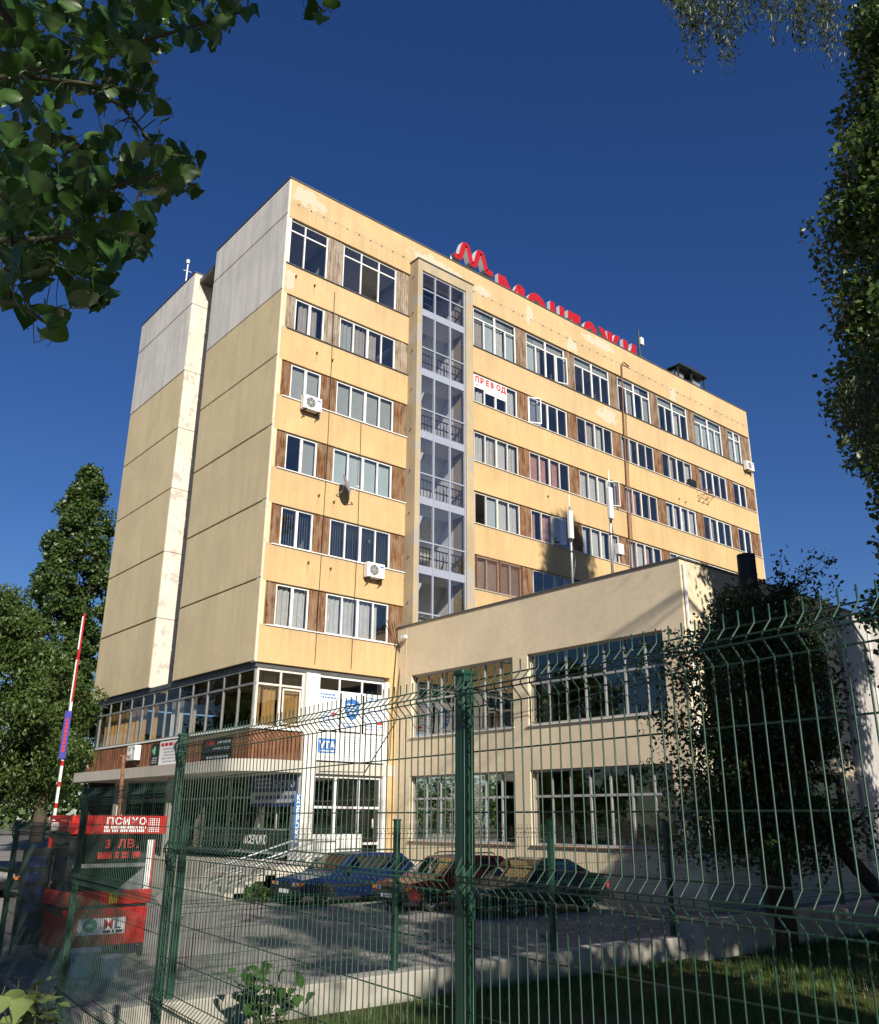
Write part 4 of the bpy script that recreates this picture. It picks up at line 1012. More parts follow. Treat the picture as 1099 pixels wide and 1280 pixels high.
# ================================================================== CARS
def car(loc, rz, label, paint, Ln, Wd, prof, ghouse, wheels, wr, rim='alloy', roofrails=False, orange=True):
    """local: nose towards -x; prof: list of (x, z_top_of_lower_body); ghouse: [(x,z)...] roof line polygon; wheels x."""
    C = thing('parked_car', loc, label, 'car', 'cars parked in the lot', rz)
    hw = Wd/2; N = len(prof)
    # lower body as loft of cross sections
    m = MB(); rings = []
    for (x, zt) in prof:
        e = min(1.0, min(x-prof[0][0], prof[-1][0]-x)/.45); t = .80+.20*math.sqrt(max(0, e))
        w0 = hw*t; zb = .22 if .3 < e else .30
        rings.append([(x, -w0*.92, zb), (x, -w0, zb+.12), (x, -w0, zb+.30), (x, -w0*.985, zt-.16), (x, -w0*.93, zt-.03), (x, -w0*.6, zt), (x, w0*.6, zt), (x, w0*.93, zt-.03), (x, w0*.985, zt-.16), (x, w0, zb+.30), (x, w0, zb+.12), (x, w0*.92, zb)])
    i0 = 0
    for r in rings: m.v += r
    K = 12
    for i in range(N-1):
        for k in range(K):
            m.f.append((i*K+k, (i+1)*K+k, (i+1)*K+(k+1) % K, i*K+(k+1) % K)); m.mi.append(0)
    m.f.append(tuple(range(K))); m.mi.append(0); m.f.append(tuple((N-1)*K+k for k in range(K))[::-1]); m.mi.append(0)
    B = m.build('body', paint, C, smooth=True, local=True); md = B.modifiers.new('es', 'EDGE_SPLIT'); md.split_angle = math.radians(38)
    # greenhouse
    (xa, za), (xb, zb_), (xc, zc), (xd, zd) = ghouse
    tw = hw*.78; bw = hw*.94
    m = MB()
    lo = [(xa, -bw*.97, za-.04), (xd, -bw*.97, zd-.04), (xd, bw*.97, zd-.04), (xa, bw*.97, za-.04)]
    hi = [(xb, -tw, zb_), (xc, -tw, zc), (xc, tw, zc), (xb, tw, zb_)]
    for k in range(4): m.quad(lo[k], lo[(k+1) % 4], hi[(k+1) % 4], hi[k])
    xm = (xb+xc)/2
    m.quad(hi[0], (xm, -tw, max(zb_, zc)+.03), (xm, tw, max(zb_, zc)+.03), hi[3]); m.quad((xm, -tw, max(zb_, zc)+.03), hi[1], hi[2], (xm, tw, max(zb_, zc)+.03))
    m.quad(hi[0], hi[1], (xm, -tw, max(zb_, zc)+.03)); m.quad(hi[2], hi[3], (xm, tw, max(zb_, zc)+.03))
    G = m.build('cabin', paint, C, local=True); bevel(G, .03, 2)
    def lerp(a, b, t): return tuple(np.array(a)+(np.array(b)-np.array(a))*t)
    def patch(c, u0, u1, v0, v1, off):
        q = [lerp(lerp(c[0], c[1], u), lerp(c[3], c[2], u), v) for (u, v) in ((u0, v0), (u1, v0), (u1, v1), (u0, v1))]
        nn = np.cross(np.array(q[1])-np.array(q[0]), np.array(q[3])-np.array(q[0])); nn /= np.linalg.norm(nn)
        if nn@np.array(off) < 0: nn = -nn
        return [tuple(np.array(p)+nn*.012) for p in q]
    fr = (lo[3], lo[0], hi[0], hi[3]); rr_ = (lo[1], lo[2], hi[2], hi[1])
    MB().quad(*patch(fr, .07, .93, .12, .90, (-1, 0, .3))).build('windscreen', 'glass_car', G, local=True)
    MB().quad(*patch(rr_, .08, .92, .15, .88, (1, 0, .3))).build('rear_window', 'glass_car', G, local=True)
    for sgn in (-1, 1):
        c = (lo[0], lo[1], hi[1], hi[0]) if sgn < 0 else (lo[3], lo[2], hi[2], hi[3])
        for (u0, u1) in ((.10, .40), (.425, .70), (.73, .90)):
            MB().quad(*patch(c, u0, u1, .18, .88, (0, sgn, 0))).build('side_window', 'glass_car', G, local=True)
        xw = lerp(lo[0], lo[1], .1)[0]
        bevel(MB().box(xa+.32, xa+.50, sgn*hw-.02 if sgn > 0 else -hw-.16, hw+.16 if sgn > 0 else -hw+.02, za-.03, za+.11).build('mirror', 'black_plastic', G, local=True), .03)
        MB().box(prof[1][0]+.25, prof[-2][0]-.3, sgn*(hw+.004)-.012, sgn*(hw+.004)+.012, .50, .57).build('side_trim', 'black_plastic', B, local=True)
    for sgn in (-1, 1):
        for xs in (xa+.28, (xa+xd)/2+.02, xd-.62):
            MB().box(xs-.006, xs+.006, sgn*hw-.006, sgn*hw+.006, .40, za-.10).build('door_seam', 'black_plastic', B, local=True)
        for xs in ((xa+xd)/2-.16, xd-.80):
            MB().box(xs-.09, xs+.09, sgn*hw*.99-.02, sgn*hw*.99+.02, za-.22, za-.18).build('door_handle', 'black_plastic', B, local=True)
    x0 = prof[0][0]; zf = prof[1][1]
    bevel(MB().box(x0-.06, x0+.16, -hw*.86, hw*.86, .26, .50).build('bumper', 'black_plastic', B, local=True), .04)
    x1 = prof[-1][0]
    bevel(MB().box(x1-.16, x1+.06, -hw*.86, hw*.86, .28, .52).build('bumper', 'black_plastic', B, local=True), .04)
    MB().box(x0-.012, x0+.05, -hw*.42, hw*.42, .53, zf-.1).build('radiator_grille', 'black_plastic', B, local=True)
    MB().box(x0-.07, x0-.06, -.26, .26, .35, .46).build('number_plate', 'paper_white', B, local=True)
    for sgn in (-1, 1):
        MB().box(x0-.015, x0+.10, min(sgn*hw*.44, sgn*hw*.70), max(sgn*hw*.44, sgn*hw*.70), .54, zf-.10).build('headlight', 'galvanised', B, local=True)
        MB().box(x0+.0, x0+.22, min(sgn*hw*.705, sgn*hw*.88), max(sgn*hw*.705, sgn*hw*.88), .55, zf-.11).build('indicator', 'curtain_ochre' if not orange else 'indicator_orange', B, local=True)
        MB().box(x1-.08, x1+.01, min(sgn*hw*.5, sgn*hw*.86), max(sgn*hw*.5, sgn*hw*.86), .58, .78).build('tail_light', 'print_red', B, local=True)
        if roofrails:
            MB().tube([(xb+.2, sgn*tw*.9, zb_+.05), (xb+.3, sgn*tw*.9, zb_+.10), (xc-.3, sgn*tw*.9, zc+.10), (xc-.2, sgn*tw*.9, zc+.04)], .018, 6).build('roof_rail', 'black_plastic', G, local=True)
        for xw in wheels:
            y0 = sgn*(hw-.19); y1 = sgn*(hw+.012); n = 20
            prf = [(wr*.62, y1-sgn*.02), (wr*.66, y1), (wr*.93, y1), (wr, y1-sgn*.03), (wr, y0), (wr*.6, y0)]
            m = MB()
            for k in range(n):
                a, b = 2*math.pi*k/n, 2*math.pi*(k+1)/n
                for (ra, ya), (rb, yb) in zip(prf[:-1], prf[1:]):
                    m.quad((xw+ra*math.cos(a), ya, wr+ra*math.sin(a)), (xw+rb*math.cos(a), yb, wr+rb*math.sin(a)), (xw+rb*math.cos(b), yb, wr+rb*math.sin(b)), (xw+ra*math.cos(b), ya, wr+ra*math.sin(b)))
            Wh = m.build('wheel', 'rubber', C, local=True)
            m = MB(); 
            for k in range(n):
                a, b = 2*math.pi*k/n, 2*math.pi*(k+1)/n
                m.quad((xw+wr*.62*math.cos(a), y1-sgn*.02, wr+wr*.62*math.sin(a)), (xw+wr*.62*math.cos(b), y1-sgn*.02, wr+wr*.62*math.sin(b)), (xw+wr*.52*math.cos(b), y1-sgn*.03, wr+wr*.52*math.sin(b)), (xw+wr*.52*math.cos(a), y1-sgn*.03, wr+wr*.52*math.sin(a)))
            for k in range(6):
                a = 2*math.pi*k/6; u = np.array([math.cos(a), math.sin(a)]); t = np.array([-u[1], u[0]])*wr*.09
                q = [u*wr*.08+t*1.3, u*wr*.56+t, u*wr*.56-t, u*wr*.08-t*1.3]
                m.quad(*[(xw+p[0], y1-sgn*.022, wr+p[1]) for p in q])
            m.build('rim', rim, Wh, local=True)
            m = MB()
            for k in range(n):
                a, b = 2*math.pi*k/n, 2*math.pi*(k+1)/n
                m.quad((xw, y1-sgn*.06, wr), (xw+wr*.62*math.cos(a), y1-sgn*.06, wr+wr*.62*math.sin(a)), (xw+wr*.62*math.cos(b), y1-sgn*.06, wr+wr*.62*math.sin(b)))
            m.build('brake_disc', 'rubber', Wh, local=True)
            # dark wheel arch
            m = MB()
            for k in range(14):
                a, b = math.pi*k/14, math.pi*(k+1)/14; ra = wr*1.16; yo = sgn*(hw+.004)
                m.quad((xw, yo, wr), (xw+ra*math.cos(a), yo, wr+ra*math.sin(a)), (xw+ra*math.cos(b), yo, wr+ra*math.sin(b)))
            m.quad((xw-wr*1.16, sgn*(hw+.004), wr), (xw+wr*1.16, sgn*(hw+.004), wr), (xw+wr*1.16, sgn*(hw+.004), .22), (xw-wr*1.16, sgn*(hw+.004), .22))
            m.build('wheel_arch', 'black_plastic', B, local=True)
    C.scale = (.97, .97, .91)
    return C
simple('indicator_orange', (.75, .22, .02), .3, var=.03)
hatch = [(0, .62), (.10, .74), (.9, .86), (1.25, .93), (3.9, .96), (4.22, .90), (4.3, .80)]
wagon = [(0, .64), (.10, .76), (.95, .90), (1.35, .97), (4.15, 1.0), (4.42, .92), (4.5, .80)]
sedan = [(0, .60), (.10, .72), (1.0, .86), (1.4, .92), (3.5, .97), (4.25, .98), (4.42, .90), (4.5, .75)]
car((-1.35, -5.15, GZ), 0, 'dark blue hatchback with roof rails parked by the white ledge', 'car_blue', 4.3, 1.70, hatch, ((1.05, .92), (1.78, 1.40), (3.55, 1.40), (4.12, .97)), (.78, 3.30), .30, 'galvanised', True)
car((0.0, -8.0, GZ), 0, 'red hatchback with red roof parked between the blue and the dark car', 'car_red', 4.3, 1.66, hatch, ((1.05, .92), (1.85, 1.38), (3.5, 1.38), (4.10, .97)), (.78, 3.25), .29, 'galvanised', True)
car((.55, -10.4, GZ), 0, 'dark saloon with sloping boot parked closest to the green fence', 'car_dark', 4.5, 1.70, sedan, ((1.25, .92), (2.0, 1.38), (3.0, 1.38), (3.9, .99)), (.82, 3.42), .30, 'galvanised')
car((-6.1, 1.6, GZ), math.radians(150), 'black car with bright spoked wheel beside the red kiosk', 'car_black', 4.4, 1.74, wagon, ((1.15, .95), (1.95, 1.42), (3.5, 1.42), (4.25, 1.0)), (.85, 3.35), .32)
car((-5.2, 9.5, GZ), math.radians(178), 'silver car with sloping windscreen behind the black car', 'car_silver', 4.4, 1.74, wagon, ((1.15, .95), (1.95, 1.44), (3.5, 1.44), (4.25, 1.0)), (.85, 3.35), .32)

# ================================================================== RED KIOSK
K = thing('amusement_machine', (-10.45, -15.3, 0), 'red amusement machine with lettered sign board, dark glass and red cabinet', 'kiosk')
kx0, kx1, ky0, ky1 = -11.05, -9.98, -16.25, -14.1
bevel(MB().box(kx0, kx1, ky0, ky1, .16, .62).build('cabinet', 'red_paint', K), .02)
bevel(MB().box(kx0-.02, kx1+.03, ky0-.05, ky1, .66, .84).build('counter', 'red_paint', K), .02)
MB().box(kx0+.02, kx1-.02, ky0+.02, ky1-.02, .62, .66).build('recess', 'print_black', K)
m = MB()
for x in (kx0+.03, kx1-.03):
    for y in (ky0+.04, ky1-.04): MB().box(x-.03, x+.03, y-.03, y+.03, 0, .16).build('leg', 'dark_metal', K)
for (x, y) in ((kx0, ky1-.08), ): bevel(MB().box(x, x+.09, y, y+.1, .84, 1.62).build('upright', 'red_paint', K), .01)
MB().box(kx1-.08, kx1+.0, ky0+.02, ky0+.10, .84, 1.48).build('upright', 'white_paint', K)
MB().box(kx1+.002, kx1+.022, ky0+.0, ky0+.08, .84, 1.48).build('upright_trim', 'red_paint', K)
MB().box(kx0, kx0+.07, ky0+.02, ky0+.09, .84, 1.62).build('upright', 'dark_metal', K)
MB().box(kx1-.08, kx1-.01, ky1-.1, ky1-.02, .84, 1.62).build('upright', 'dark_metal', K)
bevel(MB().box(kx0-.02, kx1+.12, ky0-.10, ky0-.02, 1.56, 1.80).build('sign_board', 'red_paint', K), .01)
bevel(MB().box(kx0-.02, kx1+.05, ky0-.019, ky1+.02, 1.74, 1.80).build('roof_frame', 'red_paint', K), .01)
bevel(MB().box(kx0-.03, kx0+.0, ky0+.1, ky1-.2, 1.58, 1.73).build('side_sign', 'red_paint', K), .006)
put_text('lettering', 'ПСИХО', .125, 'paper_white', (kx0+.40, ky0-.106, 1.685), '-Y', K, sx=1.05, offset=.004, spacing=1.15)
put_text('lettering', 'ПСИХО', .14, 'paper_white', (kx0-.036, ky1-.4, 1.60), '-X', K, sx=1.3, offset=.004)
rr = random.Random(5); m = MB(); marks(m, kx0+.38, kx0+.92, 1.58, 1.67, 2, ky0-.104, rr, gap=.25, fill=1)
for i in range(7):
    for j in range(8): m.quad((kx0+.95+i*.022, ky0-.104, 1.585+j*.024), (kx0+.966+i*.022, ky0-.104, 1.585+j*.024), (kx0+.966+i*.022, ky0-.104, 1.598+j*.024), (kx0+.95+i*.022, ky0-.104, 1.598+j*.024))
m.build('print', kind='stuff', mats='paper_white', parent=K)
MB().box(kx0+.07, kx1-.08, ky0+.05, ky0+.056, .84, 1.56).build('glass_front', 'glass_dark', K)
MB().box(kx0+.03, kx0+.036, ky0+.09, ky1-.1, .84, 1.58).build('glass_side', 'glass_dark', K)
MB().box(kx0+.1, kx1-.1, ky1-.12, ky1-.1, .84, 1.6).box(kx1-.14, kx1-.11, ky0+.5, ky1-.1, .84, 1.6).build('back_panel', 'print_black', K)
MB().box(kx0+.07, kx1-.08, ky0+.02, ky0+.045, 1.13, 1.18).build('rail', 'galvanised', K)
for i_, (ch, dx) in enumerate((('3', 0), ('Л', .16), ('В', .28), ('.', .40))): put_text('lettering', ch, .15, 'print_red', (kx0+.44+dx, ky0+.045, 1.38), '-Y', K, offset=.004)
m = MB(); marks(m, kx0+.36, kx0+.95, 1.24, 1.33, 1, ky0+.044, rr, gap=.05, fill=1); m.build('print', kind='stuff', mats='print_red', parent=K)
MB().prism([(kx1-.1, .84), (kx1-.1, 1.12), (kx1-.42, .84)], 'y', ky0+.03, ky0+.04).build('corner_plate', 'galvanised', K)
MB().box(kx0+.22, kx0+.80, ky0-.008, ky0-.001, .30, .50).build('name_plate', 'paper_white', K)
put_text('lettering', 'M', .16, 'print_red', (kx0+.53, ky0-.012, .365), '-Y', K, offset=.004); put_text('lettering', 'L', .16, 'print_navy', (kx0+.67, ky0-.012, .365), '-Y', K, offset=.004)
m = MB(); marks(m, kx0+.53, kx0+.78, .31, .35, 1, ky0-.010, rr, gap=.1); m.build('print', kind='stuff', mats='print_black', parent=K)
MB().tube([(kx0+.37, ky0-.009, .415), (kx0+.37, ky0-.013, .415)], .085, 16).build('emblem', 'print_green', K)
m = MB(); marks(m, kx0+.31, kx0+.43, .39, .435, 1, ky0-.016, rr, gap=.1); m.build('print', kind='stuff', mats='paper_white', parent=K)
MB().box(kx0+.56, kx0+.66, ky0-.054, ky0-.051, .68, .82).build('sticker', 'yellow_paint', K)
kp = onZ(179, 1186, -.60); KS = 1.36; kloc = np.array([kp[0], kp[1], lotz(kp[0], kp[1])])-np.array([(kx1+10.45)*KS, (ky0+15.3)*KS*.38, 0])
K.location = tuple(kloc); K.scale = (KS, KS*.38, 1.24)
for (x, y, s) in ((-9.5, -13.15, 1.5), (-9.2, -13.45, 1.2)):
    C = thing('plastic_bucket', (x, y, lotz(x, y)), 'taller grey plastic tub before the red machine' if s > 1.3 else 'smaller grey plastic tub before the red machine', 'bucket', 'tubs before the red machine')
    MB().tube([(0, 0, 0), (0, 0, .22*s)], [.11*s, .14*s], 14).build('tub', 'print_grey', C, local=True); MB().tube([(0, 0, .22*s), (0, 0, .24*s)], .15*s, 14).build('rim', 'ac_white', C, local=True)

# barrier
b0 = np.array(onZ(47, 1163, -.62)); b1 = np.array(at(105.5, 768, float((b0-CAM)[:2]@np.array([math.sin(YAW), math.cos(YAW)]))))
BR = thing('boom_barrier', tuple(b0), 'raised red and white boom barrier with blue name strip', 'barrier')
bevel(MB().box(b0[0]-.16, b0[0]+.16, b0[1]-.16, b0[1]+.16, b0[2]-.1, b0[2]+.9).build('housing', 'ac_white', BR), .02)
for z in (.2, .5, .8): MB().box(b0[0]-.163, b0[0]+.163, b0[1]-.163, b0[1]+.163, b0[2]+z-.06, b0[2]+z+.06).build('stripe', 'red_sign', BR)
bs = b0+(0, 0, .75); d = b1-bs
segs = [(0, .30, 'white_paint'), (.30, .5, 'white_paint'), (.5, .66, 'white_paint'), (.66, .85, 'red_sign'), (.85, 1, 'red_sign')]
for a, b, mt in segs: MB().tube([bs+d*a, bs+d*b], .034, 4).build('boom', mt, BR)
for k in range(7): a = .05+k*.075; MB().tube([bs+d*a, bs+d*(a+.018)], .0365, 4).build('stripe', 'red_sign', BR)
for a, b in ((.66, .82), (.86, .99)):
    MB().tube([bs+d*a+(-.03, -.025, 0), bs+d*b+(-.03, -.025, 0)], .016, 4).build('stripe', 'white_paint', BR)
pA, pB = bs+d*.45, bs+d*.625
hz = np.array([math.cos(YAW), -math.sin(YAW), 0]); bk = np.array([math.sin(YAW), math.cos(YAW), 0])
m = MB()
for off in (-.06, -.05):
    m.quad(pA-hz*.07+bk*off, pA+hz*.07+bk*off, pB+hz*.07+bk*off, pB-hz*.07+bk*off)
m.build('name_strip', 'barrier_blue', BR) if 'barrier_blue' in MAT else None
simple('barrier_blue', (.05, .05, .28), .5); m.build('name_strip', 'barrier_blue', BR)
m = MB(); rr = random.Random(1)
for k in range(9):
    c0 = pA+(pB-pA)*(.14+k*.08); m.quad(c0-hz*.03-bk*.063, c0+hz*.035-bk*.063, c0+(pB-pA)*.055+hz*.035-bk*.063, c0+(pB-pA)*.055-hz*.03-bk*.063)
m.build('print', kind='stuff', mats='print_red', parent=BR)
PO = thing('rusty_pole', (-6.5, -4.5, 0), 'thin rusty pole standing before the concrete slab behind the red machine', 'pole')
pp = at(155, 945, 25.0); pq = at(148, 1030, 25.0); dirp = (pq-pp)
pz = pp+dirp*((pp[2]-GZ)/(pp[2]-pq[2])); PO.location = tuple(pz); ORG[PO.name] = tuple(pz)
MB().tube([pz, pp], .05, 7).build('pole', 'rust', PO); MB().tube([pp+(-.12, 0, 0), pp+(.12, 0, .0)], .03, 5).build('crossbar', 'rust', PO)
NB_ = thing('notice_board', (-11.6, -17.6, 0), 'dark notice board with pale blue print behind the fence post', 'sign')
nb = onZ(30, 1185, -.55); NB_.location = tuple(nb); ORG[NB_.name] = tuple(nb)
MB().box(nb[0]-.22, nb[0]+.22, nb[1]-.02, nb[1]+.02, -.5, 1.0).build('board', 'print_black', NB_)
m = MB(); marks(m, nb[0]-.15, nb[0]+.15, -.3, .9, 5, nb[1]-.024, random.Random(3), gap=.3); m.build('print', kind='stuff', mats='print_navy', parent=NB_)
for x in (-.2, .2): MB().box(nb[0]+x-.02, nb[0]+x+.02, nb[1]+.02, nb[1]+.05, -.65, 1.0).build('leg', 'dark_metal', NB_)

# ================================================================== VEGETATION
def leaf_mesh(name, P, size, mat, aspect=.75, up=.35, droop=0.0, rng=RNG):
    N = len(P); P = np.asarray(P, float); size = np.broadcast_to(size, (N,))*rng.uniform(.65, 1.25, N)
    nrm = rng.normal(size=(N, 3)); nrm[:, 2] += up*2; nrm /= np.linalg.norm(nrm, axis=1)[:, None]
    t = rng.normal(size=(N, 3)); t[:, 2] -= droop*3; t -= nrm*(t*nrm).sum(1)[:, None]; t /= np.linalg.norm(t, axis=1)[:, None]+1e-9
    s = np.cross(nrm, t); h = size[:, None]
    V = np.empty((N, 4, 3)); V[:, 0] = P-t*h*.5; V[:, 1] = P-t*h*.08+s*h*aspect*.5+nrm*h*.10; V[:, 2] = P+t*h*.5-nrm*h*.06; V[:, 3] = P-t*h*.08-s*h*aspect*.5+nrm*h*.10
    me = bpy.data.meshes.new(name); me.vertices.add(N*4); me.vertices.foreach_set('co', V.ravel())
    idx = np.arange(N)*4; T3 = np.stack([idx, idx+1, idx+2, idx, idx+2, idx+3], 1).ravel()
    me.loops.add(N*6); me.loops.foreach_set('vertex_index', T3.astype(np.int32))
    me.polygons.add(N*2); me.polygons.foreach_set('loop_start', (np.arange(N*2)*3).astype(np.int32))
    me.materials.append(MAT[mat]); me.update(calc_edges=True); return me
def limb(mb, p0, p1, r0, r1, n=6, seg=5, wob=.12, rnd=random):
    p0, p1 = np.array(p0, float), np.array(p1, float); L_ = np.linalg.norm(p1-p0); pts = []; rs = []
    for i in range(seg+1):
        t = i/seg; q = p0+(p1-p0)*t
        if 0 < i < seg: q = q+np.array([rnd.uniform(-1, 1), rnd.uniform(-1, 1), rnd.uniform(-.5, 1)])*wob*L_*.3
        pts.append(q); rs.append(r0+(r1-r0)*t)
    mb.tube(pts, rs, n); return pts
def tree(name, label, base, top, trunk_r, radf, zc0, nclus, nleaf, lsize, mat, clus_r=.6, bark='bark', group=None, seed=1, aspect=.75, droop=0.0, fill=.55, axis_off=(0, 0), cat='tree', up=.35, lumpy=1.0):
    rng = np.random.default_rng(seed); rnd = random.Random(seed); base = np.array(base, float)
    Tn = thing(name, tuple(base), label, cat, group)
    m = MB(); zt = base[2]+(top-base[2])*.93
    tp = [base+np.array([axis_off[0]*t+.12*math.sin(t*5+seed)*t, axis_off[1]*t+.1*math.cos(t*4+seed)*t, (zt-base[2])*t]) for t in np.linspace(0, 1, 10)]
    m.tube(tp, [trunk_r*(1.25 if i == 0 else 1)*(1-.86*i/9) for i in range(10)], 10)
    m.build('trunk', bark, Tn, smooth=True)
    C = []
    while len(C) < nclus:
        z = rng.uniform(zc0, top); R = radf(z)
        a = rng.uniform(0, 2*math.pi); q = rng.uniform(fill**2, 1)**.5 if rng.random() < .8 else rng.uniform(0, 1)
        if rng.random() > (R+.3)/4.0 and R < 3.5 and rng.random() < .3: continue
        t = (z-base[2])/(top-base[2]); lump = 1+lumpy*(.16*math.sin(3*a+z*1.3)+.10*math.sin(5*a-z*2.1))
        C.append(base[:2].tolist()+[0]); C[-1] = [base[0]+axis_off[0]*t+R*q*lump*math.cos(a), base[1]+axis_off[1]*t+R*q*lump*math.sin(a), z]
    C = np.array(C)
    m = MB()
    for c_ in C[:min(46, nclus)]:
        t = max(.12, min(.9, (c_[2]-base[2])/(zt-base[2])-.12)); k = int(t*9); p = tp[k]
        limb(m, p, c_, trunk_r*.28*(1.1-t), .012, 5, 4, .10, rnd)
    m.build('limb', bark, Tn, smooth=True)
    per = rng.multinomial(nleaf, rng.dirichlet(np.ones(nclus)*3)); P = []
    for c_, k in zip(C, per):
        d = rng.normal(size=(k, 3)); d /= np.linalg.norm(d, axis=1)[:, None]+1e-9
        P.append(c_+d*(rng.uniform(0, 1, k)**.55)[:, None]*clus_r*rng.uniform(.6, 1.35)*np.array([1, 1, .8]))
    P = np.concatenate(P)-np.array(ORG[Tn.name])
    o = link('crown', leaf_mesh('crown', P, lsize, mat, aspect, up, droop, rng), Tn); o['kind'] = 'stuff'
    return Tn
def prof(pts):
    zs = [p[0] for p in pts]; rs = [p[1] for p in pts]; return lambda z: float(np.interp(z, zs, rs))

tree('poplar_tree', 'huge columnar poplar rising out of sight beyond the green fence at the lawn edge', (9.2, -21.5, -.25), 27.0, .42, prof([(2.2, 2.6), (5, 3.2), (7.5, 3.6), (12, 4.4), (17, 3.6), (21, 2.3), (25, 1.1), (27, .3)]), 2.4, 640, 190000, .19, 'leaf_poplar', 1.0, group='poplars', seed=3, lumpy=.6)
tree('walnut_tree', 'broad green walnut tree in front of the far corner of the tower', (-7.0, 7.2, GZ), 9.0, .24, prof([(1.6, 2.6), (3.3, 3.7), (5.5, 3.5), (7.5, 2.3), (9.0, .7)]), 1.9, 340, 90000, .18, 'leaf_walnut', .62, seed=5, aspect=.45, droop=.35)
tree('poplar_tree', 'slim dark green poplar standing behind the walnut tree', (4.3, 35.0, 0), 25.4, .4, prof([(3, 2.2), (10, 2.9), (16, 2.7), (20, 2.2), (23.5, 1.2), (25.4, .3)]), 3, 420, 80000, .26, 'leaf_poplar', .7, group='poplars', seed=6, lumpy=.3)
tree('poplar_tree', 'distant poplar mostly hidden by the walnut tree crown', (-3.3, 42, 0), 17.5, .35, prof([(2, 2.4), (9, 3.0), (15, 1.7), (17.5, .4)]), 2, 90, 12000, .3, 'leaf_poplar', .9, group='poplars', seed=8)
for (x, y, sd, lb) in ((24.5, -22.5, 81, 'added unseen poplar next along the lawn from the huge one'), (31.0, -23.5, 82, 'added unseen poplar at the end of the lawn row')):  # out-of-view poplars added to block sky light from the right
    tree('poplar_tree', lb, (x, y, -.25), 22, .35, prof([(2, 2.2), (6, 2.9), (12, 3.0), (18, 1.8), (22, .3)]), 2.2, 170, 30000, .26, 'leaf_poplar', .85, group='poplars', seed=sd, lumpy=.5)
# trees on the street side, behind and beside the camera, that shade the lawn and the cars
tree('unseen_tree', 'spreading street tree shading the lawn beside the green fence', (-5.0, -29.2, -.25), 12.5, .24, prof([(4.2, 2.2), (6, 3.2), (9.5, 3.2), (12.5, 1.0)]), 4.3, 120, 20000, .2, 'leaf_dark', .7, seed=12, group='street trees')
tree('unseen_tree', 'street tree with rounded crown further along the lawn', (3.2, -25.2, -.25), 9.0, .26, prof([(2.6, 2.4), (5, 3.2), (7.5, 2.6), (9, .8)]), 2.7, 140, 24000, .2, 'leaf_dark', .7, seed=13, group='street trees')
tree('unseen_tree', 'slim street tree standing far back at the pavement edge', (-7.5, -39.5, -.25), 9.5, .22, prof([(3.6, 2.0), (6, 3.0), (8, 2.4), (9.5, .8)]), 3.8, 90, 13000, .2, 'leaf_dark', .7, seed=14, group='street trees')

tree('unseen_tree', 'tall thin street tree standing closest to the green fence', (-9.3, -29.4, -.25), 12.5, .22, prof([(4.0, 1.6), (6, 2.5), (9, 2.6), (12.5, 1.0)]), 4.0, 95, 11000, .2, 'leaf_dark', .65, seed=16, group='street trees')
for (x, y, h, sd) in ((-14, 30, 15, 61), (-21, 36, 17, 62), (-27, 28, 15, 63), (-12, 52, 17, 64), (-33, 44, 18, 65), (-22, 16, 12, 66)):  # unseen row added so the end glazing reflects dark crowns, not sky
    tree('unseen_tree', 'added unseen tree left of the walnut, %s' % {61: 'nearest the walnut', 62: 'second beyond the walnut', 63: 'beside the far road', 64: 'tallest one behind the poplars', 65: 'furthest from the tower', 66: 'closest to the gateway'}[sd], (x, y, GZ), h, .25, prof([(1.8, 3.0), (5, 4.6), (h-2.5, 3.6), (h, .8)]), 2.0, 90, 9000, .36, 'leaf_walnut', 1.1, seed=sd, group='unseen trees left of the lot')
for (x, y, h, sd, lb) in ((-5.5, -35.5, 12.5, 71, 'unseen tree added for shade across from the sawn off trunk'), (.5, -33.5, 13, 72, 'unseen tree added for shade behind the willow trunk'), (7, -31.5, 12, 73, 'unseen tree added for shade across from the poplar'), (-13.5, -40, 11, 74, 'unseen tree added for shade furthest down the pavement')):  # unseen trees added to block sky light and deepen the shade
    tree('unseen_tree', lb, (x, y, -.25), h, .26, prof([(2.5, 2.6), (5.5, 3.6), (h-2.5, 3.0), (h, .8)]), 2.6, 110, 16000, .26, 'leaf_dark', .85, seed=sd, group='street trees')
# pollarded dark tree in front of the annex
PT = thing('pollard_tree', (-1.95, -20.0, -.22), 'dark sawn off tree trunk with thin leafy shoots before the annex', 'tree')
rnd = random.Random(21); rng = np.random.default_rng(21)
MB().tube([(-1.95, -20.0, -.3), (-1.92, -20.02, .4), (-1.9, -20.03, 2.2), (-1.88, -20.05, 4.2), (-1.87, -20.06, 5.68)], [.24, .19, .17, .16, .15], 12).build('trunk', 'bark_dark', PT, smooth=True)
m = MB(); CL = []
hzv = np.array([math.cos(YAW), -math.sin(YAW), 0]); bkv = np.array([math.sin(YAW), math.cos(YAW), 0])
MB().tube([(-1.7, -20.2, 4.6), (-1.45, -20.35, 5.0), (-1.3, -20.45, 5.1)], [.09, .08, .09], 8).build('stub', 'bark_dark', PT, smooth=True)
for k in range(80):
    z0 = rnd.uniform(.9, 4.9); a = rnd.uniform(-math.pi, math.pi); ln = rnd.uniform(.6, 1.5)*(1.0 if z0 < 4.3 else .8)
    p0 = np.array([-1.9, -20.03, z0]); dr = hzv*math.cos(a)*(1.15 if math.cos(a) < 0 else .95)+bkv*math.sin(a)*.8
    p1 = p0+dr*ln+np.array([0, 0, rnd.uniform(-.25, .55)])
    pts = limb(m, p0, p1, .022, .004, 4, 5, .16, rnd)
    for q in pts[2:]: CL.append(q)
